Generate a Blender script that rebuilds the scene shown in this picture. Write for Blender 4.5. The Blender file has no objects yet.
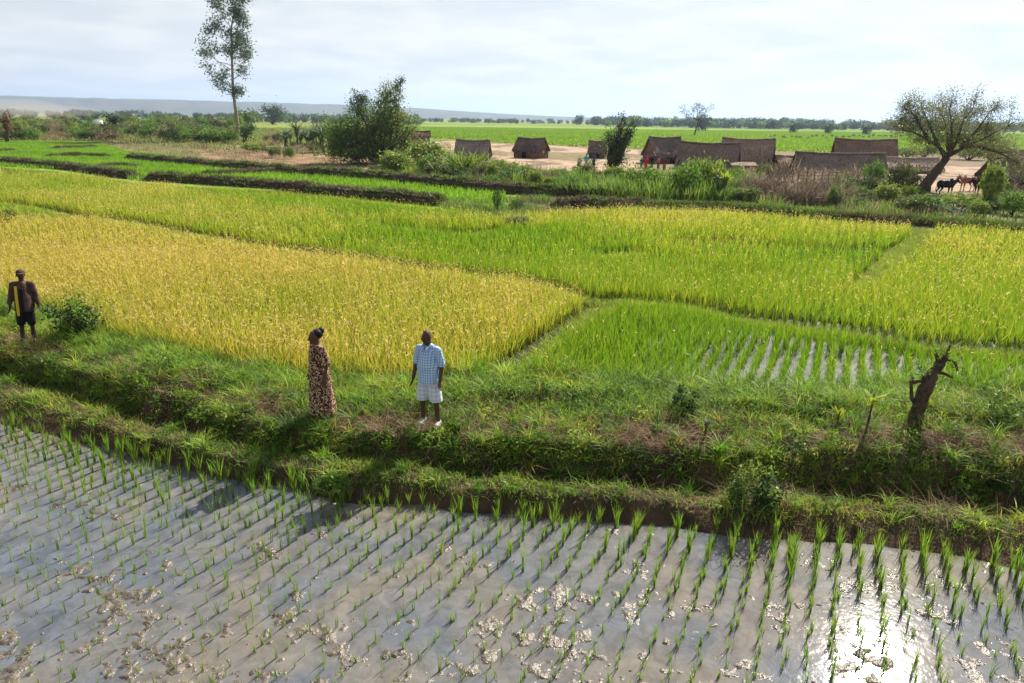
import bpy, bmesh, math, random
import numpy as np
from mathutils import Vector, Matrix
from mathutils.bvhtree import BVHTree
R = math.radians
rng = np.random.default_rng(7)
random.seed(7)
scene = bpy.context.scene
C = scene.collection

# ------------------------------------------------------------------ camera
HC, PITCH, ROLL, FPX = 5.1, 18.0, 0.84, 683.0
cam_d = bpy.data.cameras.new('camera'); cam = bpy.data.objects.new('camera', cam_d); C.objects.link(cam)
cam_d.sensor_width = 36; cam_d.lens = FPX / 1024 * 36; cam_d.clip_start = 0.1; cam_d.clip_end = 60000
CM = (Matrix.Rotation(R(90 - PITCH), 4, 'X') @ Matrix.Rotation(R(ROLL), 4, 'Z'))
CM = Matrix.Translation((0, 0, HC)) @ CM
cam.matrix_world = CM
scene.camera = cam
RM = np.array(CM.to_3x3())

def P(px, py, z=0.0):
    "world points where photo pixels meet the height z (arrays)"
    px = np.asarray(px, float); py = np.asarray(py, float); z = np.asarray(z, float)
    d = np.stack([px - 512, 341.5 - py, np.full_like(px + py, -FPX)], -1) @ RM.T
    t = (z - HC) / d[..., 2]
    o = d * t[..., None]
    o[..., 2] += HC
    return o
def proj(p):
    q = (np.asarray(p, float) - np.array([0, 0, HC])) @ RM
    w = -q[..., 2]
    w = np.where(w < 1e-3, np.nan, w)
    return 512 + q[..., 0] / w * FPX, 341.5 - q[..., 1] / w * FPX, w
def pxm(p):
    return FPX / float(proj(np.array(p))[2])
def hz(px): return 112.5 + 15 * px / 1024.0

# ------------------------------------------------------------------ noise
def _h(ix, iy, s):
    n = (ix.astype(np.int64) * 374761393 + iy.astype(np.int64) * 668265263 + s * 1442695041) & 0x7fffffff
    n = ((n ^ (n >> 13)) * 1274126177) & 0x7fffffff
    n = n ^ (n >> 16)
    return (n & 0xffff) / 65535.0
def vn(x, y, s=0):
    x = np.asarray(x, float); y = np.asarray(y, float)
    ix = np.floor(x); iy = np.floor(y); fx = x - ix; fy = y - iy
    fx = fx * fx * (3 - 2 * fx); fy = fy * fy * (3 - 2 * fy)
    a = _h(ix, iy, s); b = _h(ix + 1, iy, s); c = _h(ix, iy + 1, s); d = _h(ix + 1, iy + 1, s)
    return (a * (1 - fx) + b * fx) * (1 - fy) + (c * (1 - fx) + d * fx) * fy
def fbm(x, y, s=0, o=4, g=0.5):
    v = 0; a = 1; t = 0
    for k in range(o):
        v = v + a * vn(x * 2 ** k + 13.7 * k, y * 2 ** k + 7.1 * k, s + k); t += a; a *= g
    return v / t
def inpoly(x, y, poly):
    r = np.zeros(np.shape(x), bool); n = len(poly)
    for i in range(n):
        x1, y1 = poly[i]; x2, y2 = poly[(i + 1) % n]
        c = ((y1 > y) != (y2 > y)) & (x < (x2 - x1) * (y - y1) / ((y2 - y1) or 1e-9) + x1)
        r ^= c
    return r
def dline(x, y, pl):
    "distance to polyline"
    d = np.full(np.shape(x), 1e9)
    for (a, b) in zip(pl[:-1], pl[1:]):
        ax, ay = a[0], a[1]; bx, by = b[0], b[1]
        L = (bx - ax) ** 2 + (by - ay) ** 2 + 1e-12
        t = np.clip(((x - ax) * (bx - ax) + (y - ay) * (by - ay)) / L, 0, 1)
        d = np.minimum(d, np.hypot(x - ax - t * (bx - ax), y - ay - t * (by - ay)))
    return d

# ------------------------------------------------------------------ materials
def mat(name, color=(.5, .5, .5), rough=.8, spec=.3, attr=False, transl=0, noise=None, bump=None, metal=0, vary=0):
    "noise=(scale, colour2, detail, lo, hi)  bump=(scale, strength, dist)"
    m = bpy.data.materials.new(name); m.use_nodes = True; nt = m.node_tree; N = nt.nodes; L = nt.links
    b = N['Principled BSDF']; out = N['Material Output']
    b.inputs['Roughness'].default_value = rough; b.inputs['Specular IOR Level'].default_value = spec
    b.inputs['Metallic'].default_value = metal
    tc = N.new('ShaderNodeTexCoord')
    if attr:
        a = N.new('ShaderNodeAttribute'); a.attribute_name = 'Col'; col = a.outputs['Color']
    else:
        rgb = N.new('ShaderNodeRGB'); rgb.outputs[0].default_value = (*color, 1); col = rgb.outputs[0]
    if noise:
        n = N.new('ShaderNodeTexNoise'); n.inputs['Scale'].default_value = noise[0]; n.inputs['Detail'].default_value = noise[2]
        L.new(tc.outputs['Object'], n.inputs['Vector'])
        mr = N.new('ShaderNodeMapRange'); mr.inputs[1].default_value = noise[3]; mr.inputs[2].default_value = noise[4]
        L.new(n.outputs['Fac'], mr.inputs[0])
        mx = N.new('ShaderNodeMix'); mx.data_type = 'RGBA'; L.new(mr.outputs[0], mx.inputs[0]); L.new(col, mx.inputs[6])
        mx.inputs[7].default_value = (*noise[1], 1); col = mx.outputs[2]
    if vary:
        n = N.new('ShaderNodeTexNoise'); n.inputs['Scale'].default_value = vary; n.inputs['Detail'].default_value = 6
        L.new(tc.outputs['Object'], n.inputs['Vector'])
        mr = N.new('ShaderNodeMapRange'); mr.inputs[1].default_value = .3; mr.inputs[2].default_value = .7
        mr.inputs[3].default_value = .6; mr.inputs[4].default_value = 1.35
        L.new(n.outputs['Fac'], mr.inputs[0])
        mx = N.new('ShaderNodeMix'); mx.data_type = 'RGBA'; mx.blend_type = 'MULTIPLY'; mx.inputs[0].default_value = 1
        L.new(col, mx.inputs[6]); L.new(mr.outputs[0], mx.inputs[7]); col = mx.outputs[2]
    L.new(col, b.inputs['Base Color'])
    if bump:
        n = N.new('ShaderNodeTexNoise'); n.inputs['Scale'].default_value = bump[0]; n.inputs['Detail'].default_value = 8
        L.new(tc.outputs['Object'], n.inputs['Vector'])
        bp = N.new('ShaderNodeBump'); bp.inputs['Strength'].default_value = bump[1]; bp.inputs['Distance'].default_value = bump[2]
        L.new(n.outputs['Fac'], bp.inputs['Height']); L.new(bp.outputs[0], b.inputs['Normal'])
    if transl:
        t = N.new('ShaderNodeBsdfTranslucent'); L.new(col, t.inputs['Color'])
        mxs = N.new('ShaderNodeMixShader'); mxs.inputs[0].default_value = transl
        L.new(b.outputs[0], mxs.inputs[1]); L.new(t.outputs[0], mxs.inputs[2]); L.new(mxs.outputs[0], out.inputs['Surface'])
    return m
M = {}
M['leaf'] = mat('leaf', attr=True, rough=.55, spec=.25, transl=.42)
M['rice'] = mat('rice', attr=True, rough=.5, spec=.25, transl=.5)
M['straw'] = mat('straw', attr=True, rough=.8, spec=.1, transl=.25)
M['bark'] = mat('bark', (.13, .09, .06), .9, .1, noise=(9, (.05, .035, .025), 8, .35, .65), bump=(30, .8, .03))
M['bark_pale'] = mat('bark_pale', (.34, .29, .23), .85, .1, noise=(3, (.15, .11, .08), 6, .4, .65), bump=(12, .6, .03))
M['ground'] = mat('ground', attr=True, rough=.95, spec=.05, vary=.9, bump=(5, .6, .1))
M['soil'] = mat('soil', (.125, .083, .052), .95, .1, noise=(2.2, (.055, .042, .026), 10, .35, .65), bump=(14, 1, .05))
M['soil_bank'] = mat('soil_bank', (.105, .066, .042), .95, .1, noise=(2.2, (.045, .032, .021), 10, .35, .65), bump=(14, 1, .06))
M['soil_dark'] = mat('soil_dark', (.085, .058, .038), .95, .1, noise=(1.5, (.035, .028, .018), 10, .35, .65), bump=(8, 1, .1))
M['thatch'] = mat('thatch', attr=True, rough=.95, spec=.05, vary=6, bump=(25, 1, .05))
M['mudwall'] = mat('mudwall', (.23, .135, .085), .95, .05, noise=(2.5, (.13, .085, .06), 8, .35, .7), bump=(10, .6, .04))
M['reedwall'] = mat('reedwall', (.22, .16, .10), .95, .05, noise=(5, (.09, .065, .045), 8, .35, .7), bump=(20, .8, .04))
M['wood'] = mat('wood', (.16, .115, .08), .9, .1, noise=(8, (.08, .06, .045), 6, .35, .7))
M['wood_pale'] = mat('wood_pale', (.30, .24, .17), .9, .1, noise=(8, (.16, .12, .085), 6, .35, .7))
M['dark'] = mat('dark', (.02, .016, .014), .9, .05)
M['cloth_white'] = mat('cloth_white', (.7, .7, .68), .9, .1, vary=3)
M['white_paint'] = mat('white_paint', (.78, .78, .76), .5, .4)
M['glass'] = mat('glass', (.03, .04, .05), .1, .6)
M['rubber'] = mat('rubber', (.03, .03, .03), .8, .2)

# ------------------------------------------------------------------ mesh accumulation
class Acc:
    def __init__(s): s.V = []; s.F = []; s.K = []; s.n = 0
    def add(s, V, F, K):
        V = np.asarray(V, float).reshape(-1, 3); F = np.asarray(F, int)
        G = np.concatenate([F + s.n, -np.ones((len(F), 1), int)], 1) if F.shape[1] == 3 else F + s.n
        s.V.append(V); s.F.append(G); s.K.append(np.broadcast_to(np.asarray(K, float), V.shape)); s.n += len(V)
    def mesh(s, name, m, smooth=False):
        me = bpy.data.meshes.new(name)
        V = np.concatenate(s.V); F = np.concatenate(s.F); K = np.concatenate(s.K)
        tri = F[:, 3] < 0
        cnt = np.where(tri, 3, 4); st = np.concatenate([[0], np.cumsum(cnt)[:-1]])
        idx = F.ravel(); idx = idx[idx >= 0]
        me.vertices.add(len(V)); me.vertices.foreach_set('co', V.astype(np.float32).ravel())
        me.loops.add(len(idx)); me.loops.foreach_set('vertex_index', idx.astype(np.int32))
        me.polygons.add(len(F)); me.polygons.foreach_set('loop_start', st.astype(np.int32)); me.polygons.foreach_set('loop_total', cnt.astype(np.int32))
        if smooth: me.polygons.foreach_set('use_smooth', np.ones(len(F), bool))
        ca = me.color_attributes.new('Col', 'FLOAT_COLOR', 'POINT')
        ca.data.foreach_set('color', np.concatenate([K, np.ones((len(K), 1))], 1).astype(np.float32).ravel())
        me.update(); me.validate()
        me.materials.append(m)
        return me
    def obj(s, name, m, parent=None, smooth=False):
        o = bpy.data.objects.new(name, s.mesh(name, m, smooth)); C.objects.link(o)
        if parent is not None: o.parent = parent
        return o

def blades(A, base, h, w, az, lean, col, seg=2, tipcol=None, droop=1.0):
    "curved tapering blades. all arrays of length n; col (n,3)"
    n = len(base); base = np.asarray(base, float)
    h = np.broadcast_to(h, n).astype(float); w = np.broadcast_to(w, n).astype(float); lean = np.broadcast_to(lean, n).astype(float)
    dx = np.stack([np.cos(az), np.sin(az), np.zeros(n)], 1)
    tw = az + np.pi / 2 + rng.normal(0, .7, n)
    sd = np.stack([np.cos(tw), np.sin(tw), np.zeros(n)], 1)
    pts = []; col = np.broadcast_to(col, (n, 3)); tc = col if tipcol is None else np.broadcast_to(tipcol, (n, 3))
    ks = []
    for i in range(seg + 1):
        t = i / seg
        c = base + dx * (h * lean * t ** 1.8)[:, None]
        c[:, 2] += h * (t - .35 * droop * np.minimum(lean, 1.5) * t * t)
        k = col * (1 - t) + tc * t
        if i < seg:
            ww = (w * (1 - .45 * t) * .5)[:, None]
            pts += [c - sd * ww, c + sd * ww]; ks += [k, k]
        else:
            pts.append(c); ks.append(k)
    m = len(pts); V = np.stack(pts, 1).reshape(-1, 3); K = np.stack(ks, 1).reshape(-1, 3)
    o = (np.arange(n) * m)[:, None]
    for i in range(seg):
        a = 2 * i
        if i < seg - 1: A_F = np.array([[a, a + 1, a + 3, a + 2]]) + o
        else: A_F = np.array([[a, a + 1, a + 2]]) + o
        if i == 0: fs = [A_F]
        else: fs.append(A_F)
    b0 = A.n
    A.V.append(V); A.K.append(K); A.n += len(V)
    for f in fs:
        if f.shape[1] == 3: f = np.concatenate([f + b0, -np.ones((len(f), 1), int)], 1)
        else: f = f + b0
        A.F.append(f)

def leaves(A, pos, size, col, asp=.45, flat=.0, dirs=None):
    n = len(pos); size = np.broadcast_to(size, n).astype(float)
    d = rng.normal(0, 1, (n, 3)) if dirs is None else np.asarray(dirs, float)
    d[:, 2] *= (1 - flat) if dirs is None else 1
    d /= np.linalg.norm(d, axis=1)[:, None] + 1e-9
    u = rng.normal(0, 1, (n, 3)); s_ = np.cross(d, u); s_ /= np.linalg.norm(s_, axis=1)[:, None] + 1e-9
    L = size[:, None]
    a = pos; b = pos + d * L * .5 + s_ * L * asp * .5; c = pos + d * L; e = pos + d * L * .5 - s_ * L * asp * .5
    V = np.stack([a, b, c, e], 1).reshape(-1, 3)
    K = np.repeat(np.broadcast_to(col, (n, 3)), 4, 0)
    F = (np.arange(n) * 4)[:, None] + np.array([[0, 1, 2, 3]])
    A.add(V, F, K)

def tube(A, pts, rad, sides=6, col=(.2, .15, .1)):
    pts = np.asarray(pts, float); n = len(pts); rad = np.broadcast_to(rad, n)
    t = np.gradient(pts, axis=0); t /= np.linalg.norm(t, axis=1)[:, None] + 1e-9
    ref = np.array([0.31, .83, .12]) if abs(t[0, 2]) > .9 else np.array([0, 0, 1.0])
    u = np.cross(t, ref); u /= np.linalg.norm(u, axis=1)[:, None] + 1e-9
    v = np.cross(t, u)
    a = np.linspace(0, 2 * np.pi, sides, endpoint=False)
    ring = pts[:, None] + rad[:, None, None] * (np.cos(a)[None, :, None] * u[:, None] + np.sin(a)[None, :, None] * v[:, None])
    V = ring.reshape(-1, 3); F = []
    for i in range(n - 1):
        for j in range(sides):
            k = (j + 1) % sides
            F.append((i * sides + j, i * sides + k, (i + 1) * sides + k, (i + 1) * sides + j))
    nn = len(V)
    V = np.concatenate([V, pts[[0]], pts[[-1]]])
    A.add(V, F, col)
    T = [(nn, (j + 1) % sides, j) for j in range(sides)] + [(nn + 1, (n - 1) * sides + j, (n - 1) * sides + (j + 1) % sides) for j in range(sides)]
    T = np.array(T) + A.n - len(V)
    A.F.append(np.concatenate([T, -np.ones((len(T), 1), int)], 1))

def box(A, c, s, rz=0, col=(.3, .2, .15), jit=0, tilt=None):
    c = np.array(c, float); x, y, z = s
    V = np.array([[i * x / 2, j * y / 2, k * z / 2] for k in (-1, 1) for j in (-1, 1) for i in (-1, 1)], float)
    if jit: V += rng.normal(0, jit, V.shape)
    if tilt is not None: V = V @ np.array(Matrix.Rotation(tilt[0], 3, tilt[1])).T
    ca, sa = math.cos(rz), math.sin(rz)
    V = V @ np.array([[ca, sa, 0], [-sa, ca, 0], [0, 0, 1]]) + c
    A.add(V, [(0, 2, 3, 1), (4, 5, 7, 6), (0, 1, 5, 4), (2, 6, 7, 3), (0, 4, 6, 2), (1, 3, 7, 5)], col)

# ------------------------------------------------------------------ tagging
def tag(o, label=None, cat=None, group=None, kind=None):
    if label: o['label'] = label
    if cat: o['category'] = cat
    if group: o['group'] = group
    if kind: o['kind'] = kind
    return o
def empty(name, loc, rz=0, sc=1):
    o = bpy.data.objects.new(name, None); C.objects.link(o); o.location = [float(v) for v in loc]; o.rotation_euler = (0, 0, rz)
    o.scale = (sc,) * 3; o.empty_display_size = .3
    return o
def dup(o, loc=None, rz=None, sc=None, label=None, parent=None):
    c = o.copy(); C.objects.link(c)
    if parent is not None: c.parent = parent
    if loc is not None: c.location = [float(v) for v in loc]
    if rz is not None: c.rotation_euler = (0, 0, rz)
    if sc is not None: c.scale = (sc,) * 3 if np.isscalar(sc) else sc
    if label: c['label'] = label
    for ch in list(o.children): dup(ch, parent=c)
    return c
# ================================================================== TERRAIN OF THE BANK
ZW, ZF = -0.62, -0.25            # water in front, field soil behind
PXC = np.arange(-240, 1265, 4.0)
def pl(pts, x=PXC):
    a = np.array(pts, float)
    y = np.interp(x, a[:, 0], a[:, 1])
    s0 = (a[1, 1] - a[0, 1]) / (a[1, 0] - a[0, 0]); s1 = (a[-1, 1] - a[-2, 1]) / (a[-1, 0] - a[-2, 0])
    y = np.where(x < a[0, 0], a[0, 1] + s0 * (x - a[0, 0]), y)
    return np.where(x > a[-1, 0], a[-1, 1] + s1 * (x - a[-1, 0]), y)
WATER_EDGE = [(0,424),(124,453),(232,480),(290,488),(340,502),(414,505),(470,513),(560,518),(673,527),(760,540),(850,543),(960,556),(1024,572)]
LC_NEAR = [(0,395),(62,412),(124,436),(199,452),(257,464),(331,474),(400,482),(500,492),(600,498),(700,504),(780,507),(860,513),(940,521),(1024,530)]
LC_FAR = [(0,379),(62,396),(124,421),(199,438),(257,450),(331,460),(400,469),(500,480),(600,487),(700,493),(780,497),(860,503),(940,511),(1024,520)]
CREST = [(0,352),(60,364),(120,382),(200,402),(260,424),(330,433),(430,438),(500,441),(600,446),(700,451),(800,455),(900,456),(1024,461)]
FIELD = [(0,305),(60,325),(110,348),(200,368),(300,386),(380,392),(440,385),(500,380),(560,384),(650,393),(750,396),(850,396),(930,398),(1024,402)]
def row(pts, z): return P(PXC, pl(pts), z)
we = row(WATER_EDGE, ZW); ln = row(LC_NEAR, -.36); lf = row(LC_FAR, -.36); cr = row(CREST, -.06); fe = row(FIELD, -.2)
def shift(a, dist, z, dirn=None):
    t = np.gradient(a[:, :2], axis=0); t /= np.linalg.norm(t, axis=1)[:, None]
    n = np.stack([-t[:, 1], t[:, 0]], 1)       # away from the camera
    for _ in range(6): n = (np.roll(n, 1, 0) + n + np.roll(n, -1, 0)) / 3 if False else n
    b = a.copy(); b[:, :2] += n * dist; b[:, 2] = z
    return b
def smooth_rows(a, k=9):
    ker = np.hanning(k + 2)[1:-1]; ker /= ker.sum()
    b = a.copy()
    for i in range(3):
        b[:, i] = np.convolve(np.pad(a[:, i], k // 2, mode='reflect', reflect_type='odd'), ker, 'valid')
    return b
we, ln, lf, cr, fe = [smooth_rows(a) for a in (we, ln, lf, cr, fe)]
foot = cr.copy(); near = smooth_rows(shift(cr, -.35, -.74), 15)
dt = smooth_rows(shift(lf, .2, -.74), 15)
# keep ditch strictly between the bund and the bank
mid0 = smooth_rows(shift(cr, .45, 0.0), 15)
mid1 = .45 * mid0 + .55 * fe; mid1[:, 2] = .0
rows = [(smooth_rows(shift(we, -.7, -.8), 15), 3), (smooth_rows(shift(we, -.12, -.7), 9), 3), (we, 5), (ln, 4), (lf, 4), (dt, 3), (near, 9), (cr, 6), (mid0, 10), (mid1, 8), (fe, 4), (smooth_rows(shift(fe, .5, ZF - .03), 15), 3), (smooth_rows(shift(fe, 1.2, ZF - .15), 15), 0)]
G = []; vpos = []
for i, (a, k) in enumerate(rows[:-1]):
    b = rows[i + 1][0]
    for j in range(k):
        t = j / k
        G.append(a * (1 - t) + b * t); vpos.append(i + t)
G.append(rows[-1][0]); vpos.append(len(rows) - 1.0)
G = np.array(G); vpos = np.array(vpos)                       # (nr, nc, 3)
# columns refined x2
def refine(G):
    m = (G[:, :-1] + G[:, 1:]) / 2
    o = np.empty((G.shape[0], G.shape[1] * 2 - 1, 3)); o[:, ::2] = G; o[:, 1::2] = m
    return o
G = refine(G)
amp = np.interp(vpos, [0, 1, 2, 3, 4, 5, 6, 7, 8, 9, 10, 11, 12], [.0, .02, .03, .09, .09, .05, .16, .22, .14, .24, .12, .02, 0])
nz = fbm(G[..., 0] * 1.3, G[..., 1] * 1.3, 3, 5, .55) - .5
nz2 = fbm(G[..., 0] * 5, G[..., 1] * 5, 9, 4, .6) - .5
G[..., 2] += amp[:, None] * (nz * 1.9 + nz2 * .9)
edge = np.interp(vpos, [0, 2, 4, 12], [.0, .10, .12, .0]) * 1.0
G[..., 1] += edge[:, None] * (fbm(G[..., 0] * 2.2, G[..., 1] * 0 + vpos[:, None] * .1, 21, 4) - .5) * 1.4
def flat_spot(x, y, z, r):
    global G
    d = np.hypot(G[..., 0] - x, G[..., 1] - y); w = np.clip(1.6 - d / r, 0, 1)
    G[..., 2] = np.where(vpos[:, None] > 6.4, G[..., 2] * (1 - w) + z * w, G[..., 2])
MAN = P(430, 424, 0.02); WOM = P(322, 417, 0.0); BOY = P(29, 342, 0.0)
for p in (MAN, WOM, BOY): flat_spot(p[0], p[1], p[2], .4)
nr, nc = G.shape[:2]
A = Acc()
ii = np.arange(nr - 1)[:, None] * nc + np.arange(nc - 1)[None]
F = np.stack([ii, ii + 1, ii + nc + 1, ii + nc], -1).reshape(-1, 4)
A.add(G.reshape(-1, 3), F, (.2, .15, .1))
bank = A.obj('terrain_bank', M['soil_bank'], smooth=True); tag(bank, kind='structure')
BV = BVHTree.FromPolygons([tuple(v) for v in G.reshape(-1, 3)], [tuple(f) for f in F.tolist()])
def gz(x, y, d=ZF):
    h = BV.ray_cast(Vector((x, y, 5)), Vector((0, 0, -1)))
    return h[0].z if h[0] is not None else d
def bank_samples(n, v0, v1):
    "n random points on the bank with vpos in [v0, v1], uniform by area"
    sel = np.where((vpos[:-1] >= v0) & (vpos[:-1] < v1))[0]
    q = G[sel][:, :-1]; q1 = G[sel][:, 1:]; q2 = G[sel + 1][:, :-1]; q3 = G[sel + 1][:, 1:]
    ar = np.linalg.norm(np.cross(q1 - q, q2 - q), axis=-1)
    pr = (ar / ar.sum()).ravel(); k = rng.choice(len(pr), n, p=pr)
    a, b, c, d = [t.reshape(-1, 3)[k] for t in (q, q1, q2, q3)]
    u = rng.random((n, 1)); w = rng.random((n, 1))
    p = (a * (1 - u) + b * u) * (1 - w) + (c * (1 - u) + d * u) * w
    vv = np.repeat(vpos[sel][:, None], nc - 1, 1).ravel()[k]
    return p, vv

# ------------------------------------------------------------------ far ground sheet
WFAR = smooth_rows(shift(fe, .9, ZF), 15)
YL = [(0,143),(60,143),(100,143),(125,152),(170,156),(230,166),(282,170),(400,180),(506,190)]
FARF = [(-400,166),(0,166),(66,171),(133,181),(200,186),(282,190),(340,196),(446,206),(500,213),(560,208),(640,206),(720,208),(800,215),(880,221),(1024,229),(1400,246)]
def zone_color(x, y):
    "soil and crop colour of the ground at world x, y"
    px, py, w = proj(np.stack([x, y, np.full_like(x, ZF)], -1))
    px = np.nan_to_num(px, nan=512); h = hz(px); dy = py - h
    wob = (fbm(x * .12, y * .12, 31, 4) - .5)
    pw = py + wob * np.clip(dy * .25, 0, 8)
    c = np.empty(x.shape + (3,)); c[:] = (.10, .085, .045)
    def put(msk, col, a=1.0):
        c[msk] = c[msk] * (1 - a) + np.array(col) * a
    # rice soil under the crop
    put(pw > np.interp(px, [p[0] for p in FARF], [p[1] for p in FARF]) + 1, (.045, .045, .018))
    # young rice
    young = (px < 520) & (pw > pl(YL, px)) & (pw < np.interp(px, [p[0] for p in FARF], [p[1] for p in FARF]) + 2)
    put(young, (.16, .26, .03))
    # band before the village: weedy
    vil0 = np.interp(px, [-300, 200, 400, 440, 500, 620, 800, 1024, 1400], [150, 150, 146, 142, 142, 146, 148, 152, 160])
    beh = pw < np.interp(px, [-300, 506, 560, 1024, 1400], [143, 190, 205, 226, 240])
    put(beh & ~young, (.17, .15, .07))
    weed = beh & ~young & (px > 380)
    put(weed, (.14, .17, .05))
    # bare brown earth left of centre
    put(beh & ~young & inpoly(px, pw, [(195, 148), (300, 152), (420, 165), (420, 178), (300, 168), (205, 162)]), (.27, .17, .10), .85)
    # village sand
    sand = inpoly(px, pw, [(395, 139), (640, 148), (780, 150), (1100, 158), (1100, 215), (940, 205), (880, 200), (760, 195), (600, 178), (520, 178), (455, 168), (400, 158)])
    put(sand & ~young, (.20, .145, .10), .95)
    sn = fbm(x * .25, y * .12, 39, 4)
    put(inpoly(px, pw, [(410, 140), (640, 149), (640, 172), (560, 172), (455, 168), (400, 158)]) & ~young & (sn > .40), (.40, .29, .20), .9)
    put(inpoly(px, pw, [(425, 148), (640, 153), (640, 159), (560, 158), (430, 154)]) & (sn > .42), (.15, .13, .06), .8)
    put(inpoly(px, pw, [(870, 168), (1100, 164), (1100, 200), (960, 203), (905, 199)]) & (sn > .36), (.38, .28, .20), .9)
    # far fields (px above the village edge)
    e = np.interp(px, [-400, 0, 110, 200, 300, 395, 450, 520, 640, 800, 1024, 1400], [121, 123, 124, 146, 148, 138, 139, 143, 148, 152, 153, 160])
    far = pw < e
    st = vn(x * .004 + 3, y * .016, 41); st2 = vn(x * .02, y * .055, 43); st3 = vn(x * .002, y * .008, 47)
    g1 = np.array((.15, .25, .025)); g2 = np.array((.24, .30, .04)); g3 = np.array((.09, .15, .03)); br = np.array((.22, .19, .09))
    k = np.clip((st2 - .3) * 2.2, 0, 1)[..., None]
    fc = g1 * (1 - k) + g2 * k
    k = np.clip((st - .62) * 9, 0, 1)[..., None] * .8; fc = fc * (1 - k) + g3 * k
    k = np.clip((st3 - .66) * 12, 0, 1)[..., None] * .7; fc = fc * (1 - k) + br * k
    c[far] = fc[far]
    lf_ = far & (px < 400)
    k = (np.clip((st2 - .35) * 3, 0, 1)[..., None] * .75)
    fl = fc * (1 - k) + np.array((.24, .19, .09)) * k
    c[lf_] = fl[lf_]
    c *= (.85 + .3 * fbm(x * .8, y * .8, 77, 4))[..., None]
    return c
depths = np.concatenate([np.geomspace(7, 300, 430), np.geomspace(306, 40000, 90)])
ang = np.linspace(-62, 62, 440)
X = depths[:, None] * np.tan(np.radians(ang))[None]; Y = np.repeat(depths[:, None], len(ang), 1)
# push the first rows behind the field edge
ex = WFAR[:, 0]; ey = WFAR[:, 1]; o_ = np.argsort(ex)
ymin = np.interp(X, ex[o_], ey[o_])
Yn = ymin
first = depths[0]
keepY = np.maximum(Y, ymin)
A = Acc(); n0, n1 = X.shape
Zg = np.full(X.shape, ZF) + np.where(keepY > 30, (fbm(X * .15, keepY * .15, 5, 3) - .5) * .12, 0)
rmask = inpoly(*[np.nan_to_num(q) for q in proj(np.stack([X, keepY, Zg], -1))[:2]], [(655, 400), (640, 345), (680, 322), (760, 316), (880, 325), (1300, 355), (1300, 402), (940, 398), (800, 400)])
Zg = np.where(rmask, ZF - .12, Zg)
ii = np.arange(n0 - 1)[:, None] * n1 + np.arange(n1 - 1)[None]
F = np.stack([ii, ii + 1, ii + n1 + 1, ii + n1], -1).reshape(-1, 4)
yy = keepY.ravel(); ok = (yy[F].max(1) - yy[F].min(1)) > 1e-6
A.add(np.stack([X, keepY, Zg], -1).reshape(-1, 3), F[ok], zone_color(X, keepY).reshape(-1, 3))
g = A.obj('ground', M['ground'], smooth=True); tag(g, kind='structure')

# ------------------------------------------------------------------ near flooded paddy: mud sheet and water
def water_mat(name, cool, pale, rough, bumps):
    m = bpy.data.materials.new(name); m.use_nodes = True; nt = m.node_tree; N = nt.nodes; L = nt.links
    b = N['Principled BSDF']; tc = N.new('ShaderNodeTexCoord')
    n = N.new('ShaderNodeTexNoise'); n.inputs['Scale'].default_value = .55; n.inputs['Detail'].default_value = 5; n.inputs['Distortion'].default_value = .8
    L.new(tc.outputs['Object'], n.inputs['Vector'])
    mr = N.new('ShaderNodeMapRange'); mr.inputs[1].default_value = .36; mr.inputs[2].default_value = .62; L.new(n.outputs['Fac'], mr.inputs[0])
    mx = N.new('ShaderNodeMix'); mx.data_type = 'RGBA'; L.new(mr.outputs[0], mx.inputs[0]); mx.inputs[6].default_value = (*cool, 1); mx.inputs[7].default_value = (*pale, 1)
    L.new(mx.outputs[2], b.inputs['Base Color'])
    n2 = N.new('ShaderNodeTexNoise'); n2.inputs['Scale'].default_value = 3.2; n2.inputs['Detail'].default_value = 10; n2.inputs['Roughness'].default_value = .7; n2.inputs['Distortion'].default_value = .6; L.new(tc.outputs['Object'], n2.inputs['Vector'])
    m2 = N.new('ShaderNodeMapRange'); m2.inputs[1].default_value = .38; m2.inputs[2].default_value = .64; m2.inputs[3].default_value = .74; m2.inputs[4].default_value = 1.25; L.new(n2.outputs['Fac'], m2.inputs[0])
    mu = N.new('ShaderNodeMix'); mu.data_type = 'RGBA'; mu.blend_type = 'MULTIPLY'; mu.inputs[0].default_value = 1; L.new(mx.outputs[2], mu.inputs[6]); L.new(m2.outputs[0], mu.inputs[7]); L.new(mu.outputs[2], b.inputs['Base Color'])
    b.inputs['Roughness'].default_value = rough; b.inputs['IOR'].default_value = 1.42; b.inputs['Specular IOR Level'].default_value = .5
    w = N.new('ShaderNodeTexNoise'); w.inputs['Scale'].default_value = bumps[0]; w.inputs['Detail'].default_value = 3; L.new(tc.outputs['Object'], w.inputs['Vector'])
    bp = N.new('ShaderNodeBump'); bp.inputs['Strength'].default_value = bumps[1]; bp.inputs['Distance'].default_value = bumps[2]
    L.new(w.outputs['Fac'], bp.inputs['Height']); L.new(bp.outputs[0], b.inputs['Normal'])
    return m
M['water'] = water_mat('muddy_water', (.105, .118, .138), (.168, .148, .122), .07, (9, .3, .01))  # bluish patches paint the sky's reflection into the colour, brown ones are murk
M['water2'] = water_mat('field_water', (.14, .14, .14), (.24, .23, .21), .16, (7, .5, .01))
M['mud'] = mat('mud', (.085, .067, .05), .30, .5, noise=(3, (.165, .135, .10), 8, .4, .65), bump=(28, .9, .025))
A = Acc(); xs = np.linspace(-16, 15, 2); wl = ln.copy(); wl[:, 2] = ZW; nw = len(wl); wn = wl.copy(); wn[:, 1] = -3
A.add(np.concatenate([wn, wl]), [(i, i + 1, nw + i + 1, nw + i) for i in range(nw - 1)], (.2, .2, .2))
water = A.obj('water', M['water']); tag(water, kind='structure')
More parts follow.
